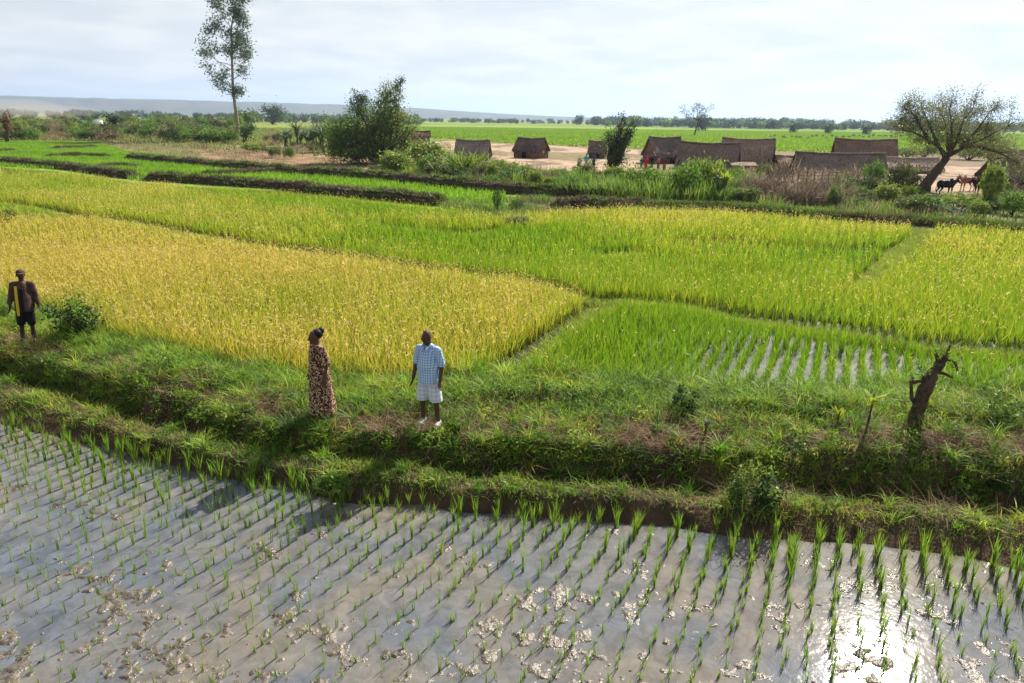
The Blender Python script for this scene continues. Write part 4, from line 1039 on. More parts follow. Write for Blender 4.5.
def settle(pool, cap, name, label, cat):
    pool.sort(key=lambda t: -t[0])
    for _, me, p, rz, sc, nm, lb, ct, gr in pool[:cap]:
        o = bpy.data.objects.new(nm, me); C.objects.link(o); o.location = [float(v) for v in p]; o.rotation_euler = (0, 0, rz); o.scale = [float(v) for v in sc]; tag(o, lb, ct, gr)
    if len(pool) > cap:
        A = Acc(); cache = {}
        for _, me, p, rz, sc, nm, lb, ct, gr in pool[cap:]:
            if me.name not in cache:
                V = np.empty(len(me.vertices) * 3, np.float32); me.vertices.foreach_get('co', V); K = np.empty(len(me.vertices) * 4, np.float32); me.color_attributes['Col'].data.foreach_get('color', K)
                F = [tuple(q.vertices) for q in me.polygons]; F4 = np.array([f for f in F if len(f) == 4]); F3 = [f for f in F if len(f) == 3]; cache[me.name] = (V.reshape(-1, 3), K.reshape(-1, 4)[:, :3], F4, F3)
            V, K, F4, F3 = cache[me.name]; W = V * np.array(sc); c_, s_ = math.cos(rz), math.sin(rz)
            W = W @ np.array([[c_, s_, 0], [-s_, c_, 0], [0, 0, 1]]) + np.array(p); n0_ = A.n; A.add(W, F4, K)
            if F3: A.F.append(np.concatenate([np.array(F3) + n0_, -np.ones((len(F3), 1), int)], 1))
        tag(A.obj(name, M['leaf']), label, cat, kind='stuff')
settle(TPOOL, 285, 'far_woodland', 'continuous low woodland along the far horizon', 'woodland')
settle(POOL, 250, 'scrubland', 'low scrub filling the gaps between the bushes', 'scrub')
# --- hills
xs = np.linspace(-600, 1300, 380); A = Acc()
top = np.interp(xs, [-600, 0, 130, 250, 330, 420, 500, 560, 640, 720, 850, 950, 1300], [23, 17, 15.5, 14.5, 13, 10.5, 6.5, 4.5, 3.2, 1.8, .8, .4, .4])
rows_ = []
for j, (D, f) in enumerate([(4200, 0), (4350, .10), (4500, .30), (4650, .55), (4800, .8), (5000, .97), (5300, 1.0), (6500, .95), (8000, 0)]):
    dd = P(xs, hz(xs) + 6, ZF); a = np.arctan2(dd[:, 0], dd[:, 1]); x = D * np.tan(a); y = np.full_like(x, D)
    hh = top * 5000 / 718 * f * (1 + (fbm(xs * .06, np.full_like(xs, j * .35), 171, 4) - .5) * (.5 if 0 < f < .95 else .10))
    rows_.append(np.stack([x, y + (fbm(xs * .03, xs * 0 + j, 175, 3) - .5) * 230 * (f < 1), hh + ZF - (2 if f == 0 else 0)], -1))
Gh = np.array(rows_); m, n = Gh.shape[:2]; ii = np.arange(m - 1)[:, None] * n + np.arange(n - 1)[None]
A.add(Gh.reshape(-1, 3), np.stack([ii, ii + 1, ii + n + 1, ii + n], -1).reshape(-1, 4), (.1, .1, .05))
M['hill'] = mat('hill', (.07, .085, .04), .95, .05, noise=(.008, (.12, .10, .06), 10, .4, .65))
tag(A.obj('hills', M['hill'], smooth=True), kind='structure')
# ================================================================== HUTS
TH_ = [(.17, .13, .10), (.11, .085, .07), (.23, .185, .14)]
def hut(px, base, wpx, ridge_py, rz, depth, wall_frac, label, wall='mudwall', tone=(.17, .135, .105), doorway_shade=None, over=.35, gable_shade=False, name='thatched_hut', wz=None, ragged=1.0):
    "ridge along local x. wpx: length in pixels of the ridge"
    tone = (tone[0] * 1.22, tone[1] * 1.15, tone[2] * 1.15)
    b = P(px, base, ZF); s = pxm(b); H = at(b, px, ridge_py)[2] - ZF; L_ = wpx / s / max(.5, abs(math.cos(rz))); W = depth; wh = H * wall_frac
    o = empty(name, b, rz); tag(o, label, 'hut', 'thatched village huts')
    # walls: four thin slabs, the camera side (-y) with a doorway
    t = .14
    def part(nm, boxes, m, parent=o):
        A = Acc()
        for c, sz in boxes: box(A, c, sz, 0, (.2, .15, .1), .012)
        return A.obj(nm, M[m], parent)
    part('wall', [((0, W / 2, wh / 2 - .05), (L_ - .02, t, wh + .1))], wall)
    part('wall', [((-L_ / 2 + t / 2, 0, wh / 2 - .05), (t, W - t - .02, wh + .1))], wall)
    part('wall', [((L_ / 2 - t / 2, 0, wh / 2 - .05), (t, W - t - .02, wh + .1))], wall)
    dx = 0 if doorway_shade is None else doorway_shade * L_ / 2; dw, dh = .8, min(1.7, wh * .9)
    part('wall', [((-L_ / 4 + dx / 2 - dw / 4, -W / 2, wh / 2 - .05), (L_ / 2 + dx - dw / 2, t, wh + .1)), ((L_ / 4 + dx / 2 + dw / 4, -W / 2, wh / 2 - .05), (L_ / 2 - dx - dw / 2, t, wh + .1)),
                  ((dx, -W / 2, (wh + dh) / 2 + .003), (dw - .01, t, max(.05, wh - dh)))], wall)
    part('doorway_shade', [((dx, -W / 2 + .06, dh / 2 - .05), (dw - .04, .04, dh + .06))], 'dark')  # near black panel paints the dark inside of the doorway
    # gables
    for sx in (-1, 1):
        A = Acc(); x = sx * (L_ / 2 - t / 2)
        V = [(x - t / 2, -W / 2, wh), (x + t / 2, -W / 2, wh), (x - t / 2, W / 2, wh), (x + t / 2, W / 2, wh), (x - t / 2, 0, H - .12), (x + t / 2, 0, H - .12)]
        A.add(V, [(0, 4, 2), (1, 3, 5)], (.1, .1, .1)); A.add(V, [(0, 1, 5, 4), (2, 4, 5, 3), (0, 2, 3, 1)], (.1, .1, .1)); A.obj('gable', M['dark' if gable_shade else wall], o)  # dark material on a solid gable paints the shade of an opening
    # thatch roof : thick, uneven, ragged edge
    A = Acc(); nx, ns = 36, 12; ex = L_ / 2 + over * .8; run = W / 2 + over; zs = (H - wh) / (W / 2)
    for sy in (-1, 1):
        u = np.linspace(-ex, ex, nx); v = np.linspace(0, 1, ns); U, V_ = np.meshgrid(u, v)
        sag = .16 * np.sin(np.pi * (U / ex + 1) / 2) * H / 3
        YY = sy * V_ * run * (1 + .06 * (vn(U * 3, V_ * 0 + sy, 7) - .5) * (V_ > .95)); ZZ = H - V_ * run * zs - sag * (1 - V_) + .26 * (fbm(U * 1.1 + px, V_ * 3, 5, 4) - .5)
        ZZ[-1] -= .30 * ragged * vn(U[-1] * 5, U[-1] * 0, 3)
        UU = U + np.where(np.abs(U) > ex * .99, .12 * ragged * (vn(V_ * 9, U, 4) - .5), 0)
        top = np.stack([UU, YY, ZZ], -1).reshape(-1, 3); bot = np.stack([UU, YY * .985, ZZ - .13], -1).reshape(-1, 3)
        nn = len(top); ii = (np.arange(ns - 1)[:, None] * nx + np.arange(nx - 1)[None]).ravel()
        F1 = np.stack([ii, ii + 1, ii + nx + 1, ii + nx], -1)
        Fe = []
        ring = list(range(nx)) + [k * nx + nx - 1 for k in range(1, ns)] + [(ns - 1) * nx + k for k in range(nx - 2, -1, -1)] + [k * nx for k in range(ns - 2, 0, -1)]
        for a, c in zip(ring, ring[1:] + ring[:1]): Fe.append((a, c, c + nn, a + nn))
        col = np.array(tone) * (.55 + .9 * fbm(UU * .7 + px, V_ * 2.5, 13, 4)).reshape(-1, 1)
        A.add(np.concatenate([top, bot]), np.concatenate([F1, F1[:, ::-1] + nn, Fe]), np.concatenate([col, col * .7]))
        # loose straw along the slope and eave
        m = int(L_ * 110); uu = rng.uniform(-ex, ex, m); vv = rng.random(m) ** .5
        bp = np.stack([uu, sy * vv * run, H - vv * run * zs + .02 - .1 * (1 - vv)], 1)
        c2 = np.array(tone) * rng.uniform(.5, 2.4, (m, 1)); dd = np.stack([rng.normal(0, .25, m), np.full(m, sy * 1.0), np.full(m, -zs) + rng.normal(0, .12, m)], 1)
        leaves(A, bp, rng.uniform(.25, .7, m), c2, .1, 0, dd)
    rf = A.obj('roof', M['thatch'], o)
    A = Acc(); uu = np.linspace(-ex, ex, 26); z_ = H + .04 - .16 * np.sin(np.pi * (uu / ex + 1) / 2) * H / 3 + .05 * (vn(uu * 3 + px, uu * 0, 19) - .5)
    tube(A, np.stack([uu, uu * 0, z_], 1), .11 + .03 * vn(uu * 5, uu, 2), 7, np.array(tone) * .9); A.obj('ridge', M['thatch'], rf)
    # corner posts
    for sx in (-1, 1):
        for sy in (-1, 1):
            A = Acc(); x = sx * (L_ / 2 + .02); y = sy * (W / 2 + .1); tube(A, [(x, y, -.1), (x + .02, y, wh)], .05, 6); A.obj('post', M['wood'], o)
    return o
H_ = [
 (421, 146, 17, 131, .1, 2.6, .7, 'small squat block hut peeping out right of the big bushy tree', 'mudwall', (.13, .08, .065), 0),
 (473, 160, 30, 140, -.15, 3.0, .4, 'grey thatched hut half hidden behind the tall lime grass bush', 'reedwall', (.20, .165, .14), 0),
 (531, 158, 24, 138, -.5, 2.8, .52, 'small brown gabled hut standing alone on the sandy ground', 'mudwall', (.13, .095, .08), -.2),
 (597, 158, 14, 141, -.2, 2.4, .5, 'little hut behind the two people in pale blue', 'mudwall', (.16, .115, .09), 0),
 (663, 163, 30, 137, .3, 3.4, .42, 'hut with tan mud wall behind the people in red', 'mudwall', (.14, .115, .10), .2),
 (707, 173, 50, 142.5, -.38, 4.6, .26, 'long low thatched hut next to the people in red, with a dark gable', 'reedwall', (.17, .125, .10), .2, .35, True),
 (745, 171, 42, 138.5, -.42, 4.4, .36, 'thatched hut with the tallest ridge, behind the little shed', 'mudwall', (.23, .17, .125), .1, .35, True),
 (836, 177, 80, 153, -.10, 3.2, .34, 'long low reed walled hut behind the stick fence', 'reedwall', (.17, .135, .11), .3),
 (861, 168, 50, 139, -.3, 4.6, .42, 'large brown thatched hut with a pale eave left of the acacia', 'mudwall', (.18, .12, .09), .2),
 (693, 168, 26, 148, .25, 2.6, .55, 'small dark lean hut wedged between the crowd and the long thatched hut', 'mudwall', (.12, .09, .07), .1),
 (790, 172, 30, 156, .1, 2.4, .6, 'low tan walled hut left of the long reed walled hut', 'reedwall', (.22, .17, .12), 0),
 (909, 173, 48, 158, -.06, 2.8, .45, 'low hut with pale tan thatch behind the acacia trunk', 'reedwall', (.30, .24, .18), 0),
 (1014, 188, 50, 158, -.1, 3.8, .45, 'dark thatched hut cut by the right edge', 'reedwall', (.14, .115, .095), -.3),
 (1012, 160, 40, 150, .05, 2.4, .5, 'distant low hut roof above the right edge hut', 'mudwall', (.22, .18, .13), 0),
]
for h_ in H_: hut(*h_)
# pale bargeboard along the eave of the large hut
# lean-to shed with cloth
def shed(px, base, w, h, label, cloth=True):
    b = P(px, base, ZF); s = pxm(b); W = w / s; Hh = h / s; o = empty('lean_to_shed', b, -.1); tag(o, label, 'shed')
    for sx in (-1, 1):
        for y, zz in ((-.8, Hh * .82), (.8, Hh)):
            A = Acc(); tube(A, [(sx * W * .44, y, -.1), (sx * W * .44 + .03, y, zz)], .05, 6); A.obj('post', M['wood'], o)
    A = Acc(); n = 16; U, V_ = np.meshgrid(np.linspace(-W / 2, W / 2, n), np.linspace(-1.05, 1.0, 8)); Z = Hh * (.91 + .09 * V_) + .06 * (fbm(U * 2, V_ * 2, 3, 3) - .3)
    top = np.stack([U, V_, Z], -1).reshape(-1, 3); ii = (np.arange(7)[:, None] * n + np.arange(n - 1)[None]).ravel(); F1 = np.stack([ii, ii + 1, ii + n + 1, ii + n], -1); nn = len(top)
    A.add(np.concatenate([top, top - [0, 0, .1]]), np.concatenate([F1, F1[:, ::-1] + nn]), (.26, .20, .15)); A.obj('roof', M['thatch'], o)
    A = Acc(); box(A, (0, .85, Hh * .45), (W * .86, .06, Hh * .9)); A.obj('back_wall', M['reedwall'], o)
    return o, b, W, Hh
sh, sb_, sW, sH = shed(742, 176, 26, 13, 'little open shed with flat tan roof below the tall ridged hut')
sh2, _, _, _ = shed(752, 191, 30, 10, 'low flat roofed goat shed in front of the little open shed')
A = Acc(); n = 12; U, V_ = np.meshgrid(np.linspace(-.9, .9, n), np.linspace(0, 1, n)); Yc = .12 * np.sin(U * 9 + V_ * 2) ; Zc = .35 + 1.2 * V_ - .1 * np.cos(U * 2)
cb = P(722, 174, ZF); A.add(np.stack([U + cb[0], Yc + cb[1], Zc + ZF], -1).reshape(-1, 3), [(i * n + j, i * n + j + 1, (i + 1) * n + j + 1, (i + 1) * n + j) for i in range(n - 1) for j in range(n - 1)], (.7, .7, .68))
tag(A.obj('hanging_cloth', M['cloth_white']), 'pale grey cloth sheet hung beside the little open shed', 'cloth')
# stick fence
def stick_fence(x0, y0, x1, y1, h, nrail, npost, label):
    a = P(x0, y0, ZF); b = P(x1, y1, ZF); o = empty('stick_fence', a); tag(o, label, 'fence')
    L_ = b - a
    for i in range(npost):
        A = Acc(); p = L_ * i / (npost - 1); q = p + [rng.normal(0, .06), rng.normal(0, .04), h * rng.uniform(.95, 1.2)]; tube(A, [p - [0, 0, .1], q], [.05, .035], 5); A.obj('post', M['wood'], o)
    for j in range(nrail):
        A = Acc(); z = h * (j + .5) / nrail; pts = [L_ * t + [0, -.06, z + rng.normal(0, .035)] for t in np.linspace(-.03, 1.03, 7)]; tube(A, pts, .03, 5); A.obj('rail', M['wood_pale'], o)
    return o
for (x, y, L_, n_, lb) in [(712, 178, 3.2, 9, 'upright grey poles leaning by the long thatched hut'), (775, 181, 3.6, 10, 'upright pale poles standing left of the low tan walled hut'), (872, 180, 3.0, 8, 'upright dark poles at the end of the long reed walled hut')]:
    b = P(x, y, ZF); o = empty('pole_screen', b); tag(o, lb, 'poles')
    for i in range(n_):
        A = Acc(); x0_ = (i / (n_ - 1) - .5) * L_; tube(A, [(x0_, 0, -.1), (x0_ + rng.normal(0, .15), rng.normal(0, .1), rng.uniform(1.2, 2.1))], [.045, .03], 5); A.obj('pole', M['wood_pale' if i % 2 else 'wood'], o)
stick_fence(797, 195, 834, 194, 1.9, 7, 6, 'wide railed fence of grey sticks before the long reed walled hut')
stick_fence(757, 193, 790, 195, 1.6, 4, 5, 'ragged fence of leaning sticks left of the railed stick fence')
stick_fence(836, 194, 872, 192, 1.3, 3, 5, 'low stick fence running from the railed fence towards the acacia')

# white truck raising dust, white roofed shed far away
b = P(97.5, 127.5, ZF); s = pxm(b); o = empty('truck', b, .25); tag(o, 'white truck far away in the dust behind the scrub', 'truck'); k = 10.5 / s / 6.0
def prt(nm, boxes, m, par):
    A = Acc()
    for c, z in boxes: box(A, np.array(c) * k, np.array(z) * k)
    return A.obj(nm, M[m], par)
prt('cargo_box', [((.6, 0, 2.4), (4.4, 2.3, 2.8))], 'white_paint', o); cb_ = prt('cab', [((-2.5, 0, 1.6), (1.6, 2.2, 1.7)), ((-2.4, 0, 2.6), (1.2, 2.0, .3))], 'white_paint', o)
prt('windscreen', [((-3.31, 0, 2.0), (.03, 1.9, .7))], 'glass', cb_); prt('chassis', [((0, 0, .8), (6.2, 1.0, .25))], 'dark', o)
for x in (-2.4, .8, 2.1):
    for y in (-1, 1):
        A = Acc(); tube(A, np.array([(x, y * .95, .45), (x, y * 1.2, .45)]) * k, .45 * k, 14); A.obj('wheel', M['rubber'], o)
b = P(903, 131, ZF); s = pxm(b); o = empty('warehouse', b, -.1); tag(o, 'far white roofed shed among the trees of the right tree line', 'shed'); w_ = 12 / s; h_ = 5 / s
A = Acc(); box(A, (0, 0, h_ * .35), (w_, w_ * .5, h_ * .7)); A.obj('wall', M['mudwall'], o)
A = Acc(); x = w_ / 2 * 1.05; y = w_ * .3; A.add([(-x, -y, h_ * .65), (x, -y, h_ * .65), (x, y, h_ * .65), (-x, y, h_ * .65), (-x * .9, 0, h_ * 1.1), (x * .9, 0, h_ * 1.1)], [(0, 1, 5, 4), (2, 3, 4, 5), (0, 3, 2, 1)], (.8, .8, .8)); A.add([(-x, -y, h_ * .65), (-x, y, h_ * .65), (-x * .9, 0, h_ * 1.1), (x, -y, h_ * .65), (x, y, h_ * .65), (x * .9, 0, h_ * 1.1)], [(0, 2, 1), (3, 4, 5)], (.8, .8, .8)); A.obj('roof', M['white_paint'], o)

# ================================================================== FIGURES
def shapes_bm(items):
    bm = bmesh.new()
    def sph(c, r, sub=3):
        r = (r,) * 3 if np.isscalar(r) else r
        g = bmesh.ops.create_icosphere(bm, subdivisions=sub, radius=1)
        for v in g['verts']: v.co = Vector((v.co.x * r[0] + c[0], v.co.y * r[1] + c[1], v.co.z * r[2] + c[2]))
    def limb(a, b, ra, rb):
        a, b = Vector(a), Vector(b); d = b - a; L_ = d.length; q = d.to_track_quat('Z', 'Y'); n = 16
        r1, r2 = [], []
        for i in range(n):
            t = 2 * math.pi * i / n; e = Vector((math.cos(t), math.sin(t), 0))
            r1.append(bm.verts.new(a + q @ (e * ra))); r2.append(bm.verts.new(a + q @ (e * rb + Vector((0, 0, L_)))))
        for i in range(n): j = (i + 1) % n; bm.faces.new((r1[i], r1[j], r2[j], r2[i]))
        bm.faces.new(r1[::-1]); bm.faces.new(r2)
        sph(a, ra, 2); sph(b, rb, 2)
    for it in items:
        if it[0] == 's': sph(it[1], it[2])
        else: limb(it[1], it[2], it[3], it[4])
    return bm
def remesh(name, bm, vox, m, parent=None, smooth=2, colf=None):
    me = bpy.data.meshes.new('tmp'); bmesh.ops.recalc_face_normals(bm, faces=bm.faces); bm.to_mesh(me); bm.free()
    o = bpy.data.objects.new('tmp', me); C.objects.link(o)
    r = o.modifiers.new('r', 'REMESH'); r.mode = 'VOXEL'; r.voxel_size = vox; r.use_smooth_shade = True
    if smooth: s_ = o.modifiers.new('s', 'SMOOTH'); s_.iterations = smooth; s_.factor = .5
    dg = bpy.context.evaluated_depsgraph_get(); me2 = bpy.data.meshes.new_from_object(o.evaluated_get(dg)); me2.name = name
    bpy.data.objects.remove(o); me2.materials.clear(); me2.materials.append(m)
    V = np.empty(len(me2.vertices) * 3, np.float32); me2.vertices.foreach_get('co', V); V = V.reshape(-1, 3)
    if colf is not None:
        ca = me2.color_attributes.new('Col', 'FLOAT_COLOR', 'POINT'); K = colf(V); ca.data.foreach_set('color', np.concatenate([K, np.ones((len(K), 1))], 1).astype(np.float32).ravel())
    o = bpy.data.objects.new(name, me2); C.objects.link(o)
    if parent is not None: o.parent = parent
    return o
M['shoe'] = mat('shoe', (.42, .40, .38), .7, .2, vary=9)
M['skin'] = mat('skin', attr=True, rough=.6, spec=.2)
M['hide'] = mat('hide', attr=True, rough=.6, spec=.25)
M['hair'] = mat('hair', (.008, .007, .006), .6, .2)
def cloth(name, base, lines, scale, kind):
    m = bpy.data.materials.new(name); m.use_nodes = True; nt = m.node_tree; N = nt.nodes; L = nt.links; b = N['Principled BSDF']; b.inputs['Roughness'].default_value = .9; b.inputs['Specular IOR Level'].default_value = .1
    tc = N.new('ShaderNodeTexCoord'); mx = N.new('ShaderNodeMix'); mx.data_type = 'RGBA'; mx.inputs[6].default_value = (*base, 1); mx.inputs[7].default_value = (*lines, 1)
    if kind == 'plaid':
        fs = []
        for ax in ('X', 'Z'):
            for sc_, th in ((scale, .62), (scale * 3.1, .8)):
                w = N.new('ShaderNodeTexWave'); w.bands_direction = ax; w.inputs['Scale'].default_value = sc_; w.inputs['Distortion'].default_value = 1.6; w.inputs['Detail Scale'].default_value = .8; L.new(tc.outputs['Object'], w.inputs['Vector'])
                g = N.new('ShaderNodeMath'); g.operation = 'GREATER_THAN'; g.inputs[1].default_value = th; L.new(w.outputs['Fac'], g.inputs[0])
                q = N.new('ShaderNodeMath'); q.operation = 'MULTIPLY'; q.inputs[1].default_value = .42; L.new(g.outputs[0], q.inputs[0]); fs.append(q.outputs[0])
        a = fs[0]
        for f in fs[1:]:
            ad = N.new('ShaderNodeMath'); ad.operation = 'ADD'; ad.use_clamp = True; L.new(a, ad.inputs[0]); L.new(f, ad.inputs[1]); a = ad.outputs[0]
        L.new(a, mx.inputs[0])
    else:
        v = N.new('ShaderNodeTexNoise'); v.inputs['Scale'].default_value = scale; v.inputs['Detail'].default_value = 1; v.inputs['Distortion'].default_value = 1.5; L.new(tc.outputs['Object'], v.inputs['Vector'])
        g = N.new('ShaderNodeMapRange'); g.inputs[1].default_value = .54; g.inputs[2].default_value = .57; L.new(v.outputs['Fac'], g.inputs[0]); L.new(g.outputs[0], mx.inputs[0])
    L.new(mx.outputs[2], b.inputs['Base Color']); return m
def hand(items, w, d, side, out):
    "palm, four unequal bent fingers and a thumb, hanging from wrist w; d is the forearm direction; side points to the thumb"
    w = np.array(w, float); d = np.array(d, float) / np.linalg.norm(d); s_ = np.array(side, float); s_ -= d * (s_ @ d); s_ /= np.linalg.norm(s_); n = np.cross(d, s_) * out
    for t in (-.024, -.008, .008, .024): items.append(('l', w + d * .01 + s_ * t * .7, w + d * .085 + s_ * t * 1.15, .016, .0125))
    for t, L_ in ((.030, .062), (.010, .074), (-.010, .068), (-.028, .052)):
        a = w + d * .088 + s_ * t; b = a + d * L_ * .5 + n * .006; c = b + d * L_ * .42 + n * L_ * .32
        items.append(('l', a, b, .0095, .009)); items.append(('l', b, c, .009, .007))
    a = w + d * .025 + s_ * .026; b = a + d * .035 + s_ * .026 + n * .006; c = b + d * .035 + s_ * .004 + n * .008
    items.append(('l', a, b, .013, .0105)); items.append(('l', b, c, .0105, .008))
def head(items, c, turn):
    "c: head centre ; turn: yaw of the face about z, 0 = -y"
    R_ = Matrix.Rotation(turn, 3, 'Z')
    def q(v): return tuple(Vector(c) + R_ @ Vector(v))
    items += [('s', q((0, .012, .022)), (.075, .095, .100)), ('s', q((0, -.028, -.045)), (.055, .058, .068)), ('l', q((0, -.062, -.085)), q((0, -.066, -.088)), .026, .024),
              ('l', q((0, -.088, .012)), q((0, -.108, -.022)), .010, .016), ('s', q((0, -.098, -.028)), (.021, .014, .011)),
              ('l', q((-.022, -.082, -.052)), q((.022, -.082, -.052)), .012, .012), ('l', q((-.038, -.078, .028)), q((.038, -.078, .028)), .014, .014),
              ('s', q((-.045, -.062, -.022)), (.022, .026, .024)), ('s', q((.045, -.062, -.022)), (.022, .026, .024)),
              ('s', q((-.078, .010, -.004)), (.012, .022, .034)), ('s', q((.078, .010, -.004)), (.012, .022, .034))]
    return q
def skincol(base, q):
    base = np.array(base); e1 = np.array(q((-.030, -.086, .008))); e2 = np.array(q((.030, -.086, .008))); mo = np.array(q((0, -.092, -.052)))
    def f(V):
        K = np.repeat(base[None], len(V), 0)
        for e in (e1, e2):
            d = np.linalg.norm((V - e) * [1, 1, 1.8], axis=1); K[d < .011] = (.30, .27, .24); d2 = np.linalg.norm(V - e, axis=1); K[d2 < .0075] = (.01, .008, .007)
        d = np.linalg.norm((V - mo) * [.6, 1, 2.6], axis=1); K[d < .022] = base * np.array([1.3, .8, .8])
        return K
    return f
# ---- man in blue plaid shirt and shorts
root = empty('person', MAN); root.scale = (.94, .97, 1); root.rotation_euler = (0, 0, R(-20)); tag(root, 'man with shaved head in light blue plaid shirt and pale plaid shorts on the bank', 'person')
it = []; hc = (-.015, -.03, 1.60); q = head(it, hc, R(-8))
it += [('l', (0, .015, 1.42), (0, -.005, 1.56), .062, .055), ('l', (0, 0, .95), (0, 0, 1.12), .145, .14), ('l', (0, -.01, 1.12), (0, .01, 1.32), .14, .12), ('l', (-.14, .01, 1.385), (.14, .01, 1.385), .062, .062),
       ('l', (-.09, .01, .90), (-.125, -.01, .50), .095, .062), ('l', (-.125, -.01, .50), (-.14, .02, .09), .058, .038), ('l', (.09, .01, .90), (.145, -.02, .50), .095, .062), ('l', (.145, -.02, .50), (.17, 0, .09), .058, .038),
       ('l', (-.14, .03, .06), (-.155, -.12, .035), .042, .034), ('l', (.17, .02, .06), (.20, -.12, .035), .042, .034)]
lw, rw = (-.285, -.06, .84), (.265, -.09, .86)
it += [('l', (-.19, .01, 1.375), (-.262, .03, 1.10), .056, .046), ('l', (-.262, .03, 1.10), lw, .047, .031), ('l', (.19, .01, 1.375), (.255, .03, 1.11), .056, .046), ('l', (.255, .03, 1.11), rw, .047, .031)]
hand(it, lw, (-.06, -.05, -.25), (.2, -1, 0), 1); hand(it, rw, (.04, -.09, -.25), (-.2, -1, 0), -1)
remesh('body', shapes_bm(it), .0065, M['skin'], root, 3, skincol((.085, .046, .028), q))
M['plaid_shirt'] = cloth('plaid_shirt', (.66, .76, .86), (.12, .28, .55), 7, 'plaid'); M['plaid_shorts'] = cloth('plaid_shorts', (.74, .75, .78), (.42, .47, .60), 4, 'plaid')
it = [('l', (-.03, .0, .70), (-.03, 0, 1.1), .178, .172), ('l', (.03, 0, .70), (.03, 0, 1.1), .178, .172), ('l', (0, -.02, 1.08), (0, 0, 1.30), .178, .155), ('l', (-.155, .01, 1.385), (.155, .01, 1.385), .066, .066), ('l', (-.06, .01, 1.42), (.06, .01, 1.42), .065, .065),
      ('l', (-.185, .01, 1.375), (-.252, .025, 1.12), .070, .070), ('l', (.185, .01, 1.375), (.248, .025, 1.13), .070, .070)]
bm = shapes_bm(it)
for v in bm.verts:
    if abs(v.co.x) < .215 and v.co.z < 1.0:
        v.co.z = max(v.co.z, .80 + .012 * math.sin(v.co.x * 40)); k = 1 + .035 * math.sin(math.atan2(v.co.y, v.co.x) * 6); v.co.x *= k; v.co.y *= k
    if abs(v.co.x) > .2 and v.co.z < 1.13: v.co.z = max(v.co.z, 1.095)
remesh('shirt', bm, .009, M['plaid_shirt'], root, 2)
it = [('l', (-.085, -.04, 1.47), (-.025, -.15, 1.40), .020, .022), ('l', (.085, -.04, 1.47), (.025, -.15, 1.40), .020, .022), ('l', (-.085, -.04, 1.47), (0, .07, 1.49), .020, .020), ('l', (.085, -.04, 1.47), (0, .07, 1.49), .020, .020)]
remesh('collar', shapes_bm(it), .008, M['plaid_shirt'], root, 2)
it = [('l', (-.075, 0, .84), (-.125, -.01, .42), .13, .122), ('l', (.075, 0, .84), (.145, -.015, .42), .13, .122), ('l', (-.05, 0, .88), (.05, 0, .88), .145, .145)]
bm = shapes_bm(it)
for v in bm.verts: v.co.z = max(v.co.z, .47)
remesh('shorts', bm, .009, M['plaid_shorts'], root, 1)
for a, b in (((-.14, .045, .05), (-.158, -.14, .04)), ((.17, .035, .05), (.205, -.14, .04))): remesh('shoe', shapes_bm([('l', a, b, .052, .046), ('s', ((a[0] + b[0]) / 2, (a[1] + b[1]) / 2, .02), (.055, .13, .025))]), .008, M['shoe'], root, 2)
# ---- woman in long patterned dress, turned to the left
root = empty('person', WOM); root.rotation_euler = (0, 0, R(-50)); tag(root, 'woman with bun in a long brown and cream patterned dress on the bank', 'person')
it = []; hc = (0, -.03, 1.50); q = head(it, hc, 0)
it += [('l', (0, .02, 1.32), (0, 0, 1.46), .05, .048), ('l', (0, .02, .85), (0, .01, 1.05), .16, .12), ('l', (0, .0, 1.05), (0, .015, 1.27), .12, .125), ('l', (-.11, .02, 1.30), (.11, .02, 1.30), .05, .05),
       ('l', (-.08, .02, .85), (-.08, 0, .45), .09, .056), ('l', (-.08, 0, .45), (-.08, .03, .08), .052, .034), ('l', (.08, .02, .85), (.08, .02, .45), .09, .056), ('l', (.08, .02, .45), (.08, .05, .08), .052, .034), ('l', (-.08, .04, .05), (-.08, -.11, .03), .036, .03), ('l', (.08, .06, .05), (.08, -.09, .03), .036, .03)]
lw, rw = (-.235, -.04, .80), (.235, .0, .80)
it += [('l', (-.165, .02, 1.29), (-.215, .05, 1.03), .047, .037), ('l', (-.215, .05, 1.03), lw, .036, .025), ('l', (.165, .02, 1.29), (.215, .06, 1.03), .047, .037), ('l', (.215, .06, 1.03), rw, .036, .025)]
hand(it, lw, (-.02, -.06, -.25), (.2, -1, 0), 1); hand(it, rw, (.02, -.05, -.25), (-.2, -1, 0), -1)
remesh('body', shapes_bm(it), .0065, M['skin'], root, 3, skincol((.10, .052, .032), q))
M['dress'] = cloth('dress', (.06, .018, .014), (.60, .44, .27), 30, 'spots')
it = [('l', (-.03, .02, .12), (-.03, .02, .85), .225, .17), ('l', (.03, .02, .12), (.03, .02, .85), .225, .17), ('l', (0, .0, .85), (0, 0, 1.08), .175, .145), ('l', (0, -.01, 1.08), (0, .005, 1.25), .15, .14), ('l', (-.12, .02, 1.295), (.12, .02, 1.295), .066, .066), ('l', (-.165, .02, 1.29), (-.215, .045, 1.07), .075, .085), ('l', (.165, .02, 1.29), (.215, .055, 1.07), .075, .085)]
bm = shapes_bm(it)
for v in bm.verts:
    if v.co.z < .9:
        a = math.atan2(v.co.y, v.co.x); k = 1 + .10 * math.sin(a * 7) * (.9 - max(v.co.z, 0)) ; v.co.x *= k; v.co.y *= k
    v.co.z = max(v.co.z, .06)
remesh('dress', bm, .011, M['dress'], root, 1)
remesh('hair', shapes_bm([('s', (0, .028, 1.548), (.090, .102, .088)), ('s', (0, .105, 1.60), (.06, .058, .055)), ('s', (0, .03, 1.56), (.088, .10, .08))]), .008, M['hair'], root, 2)
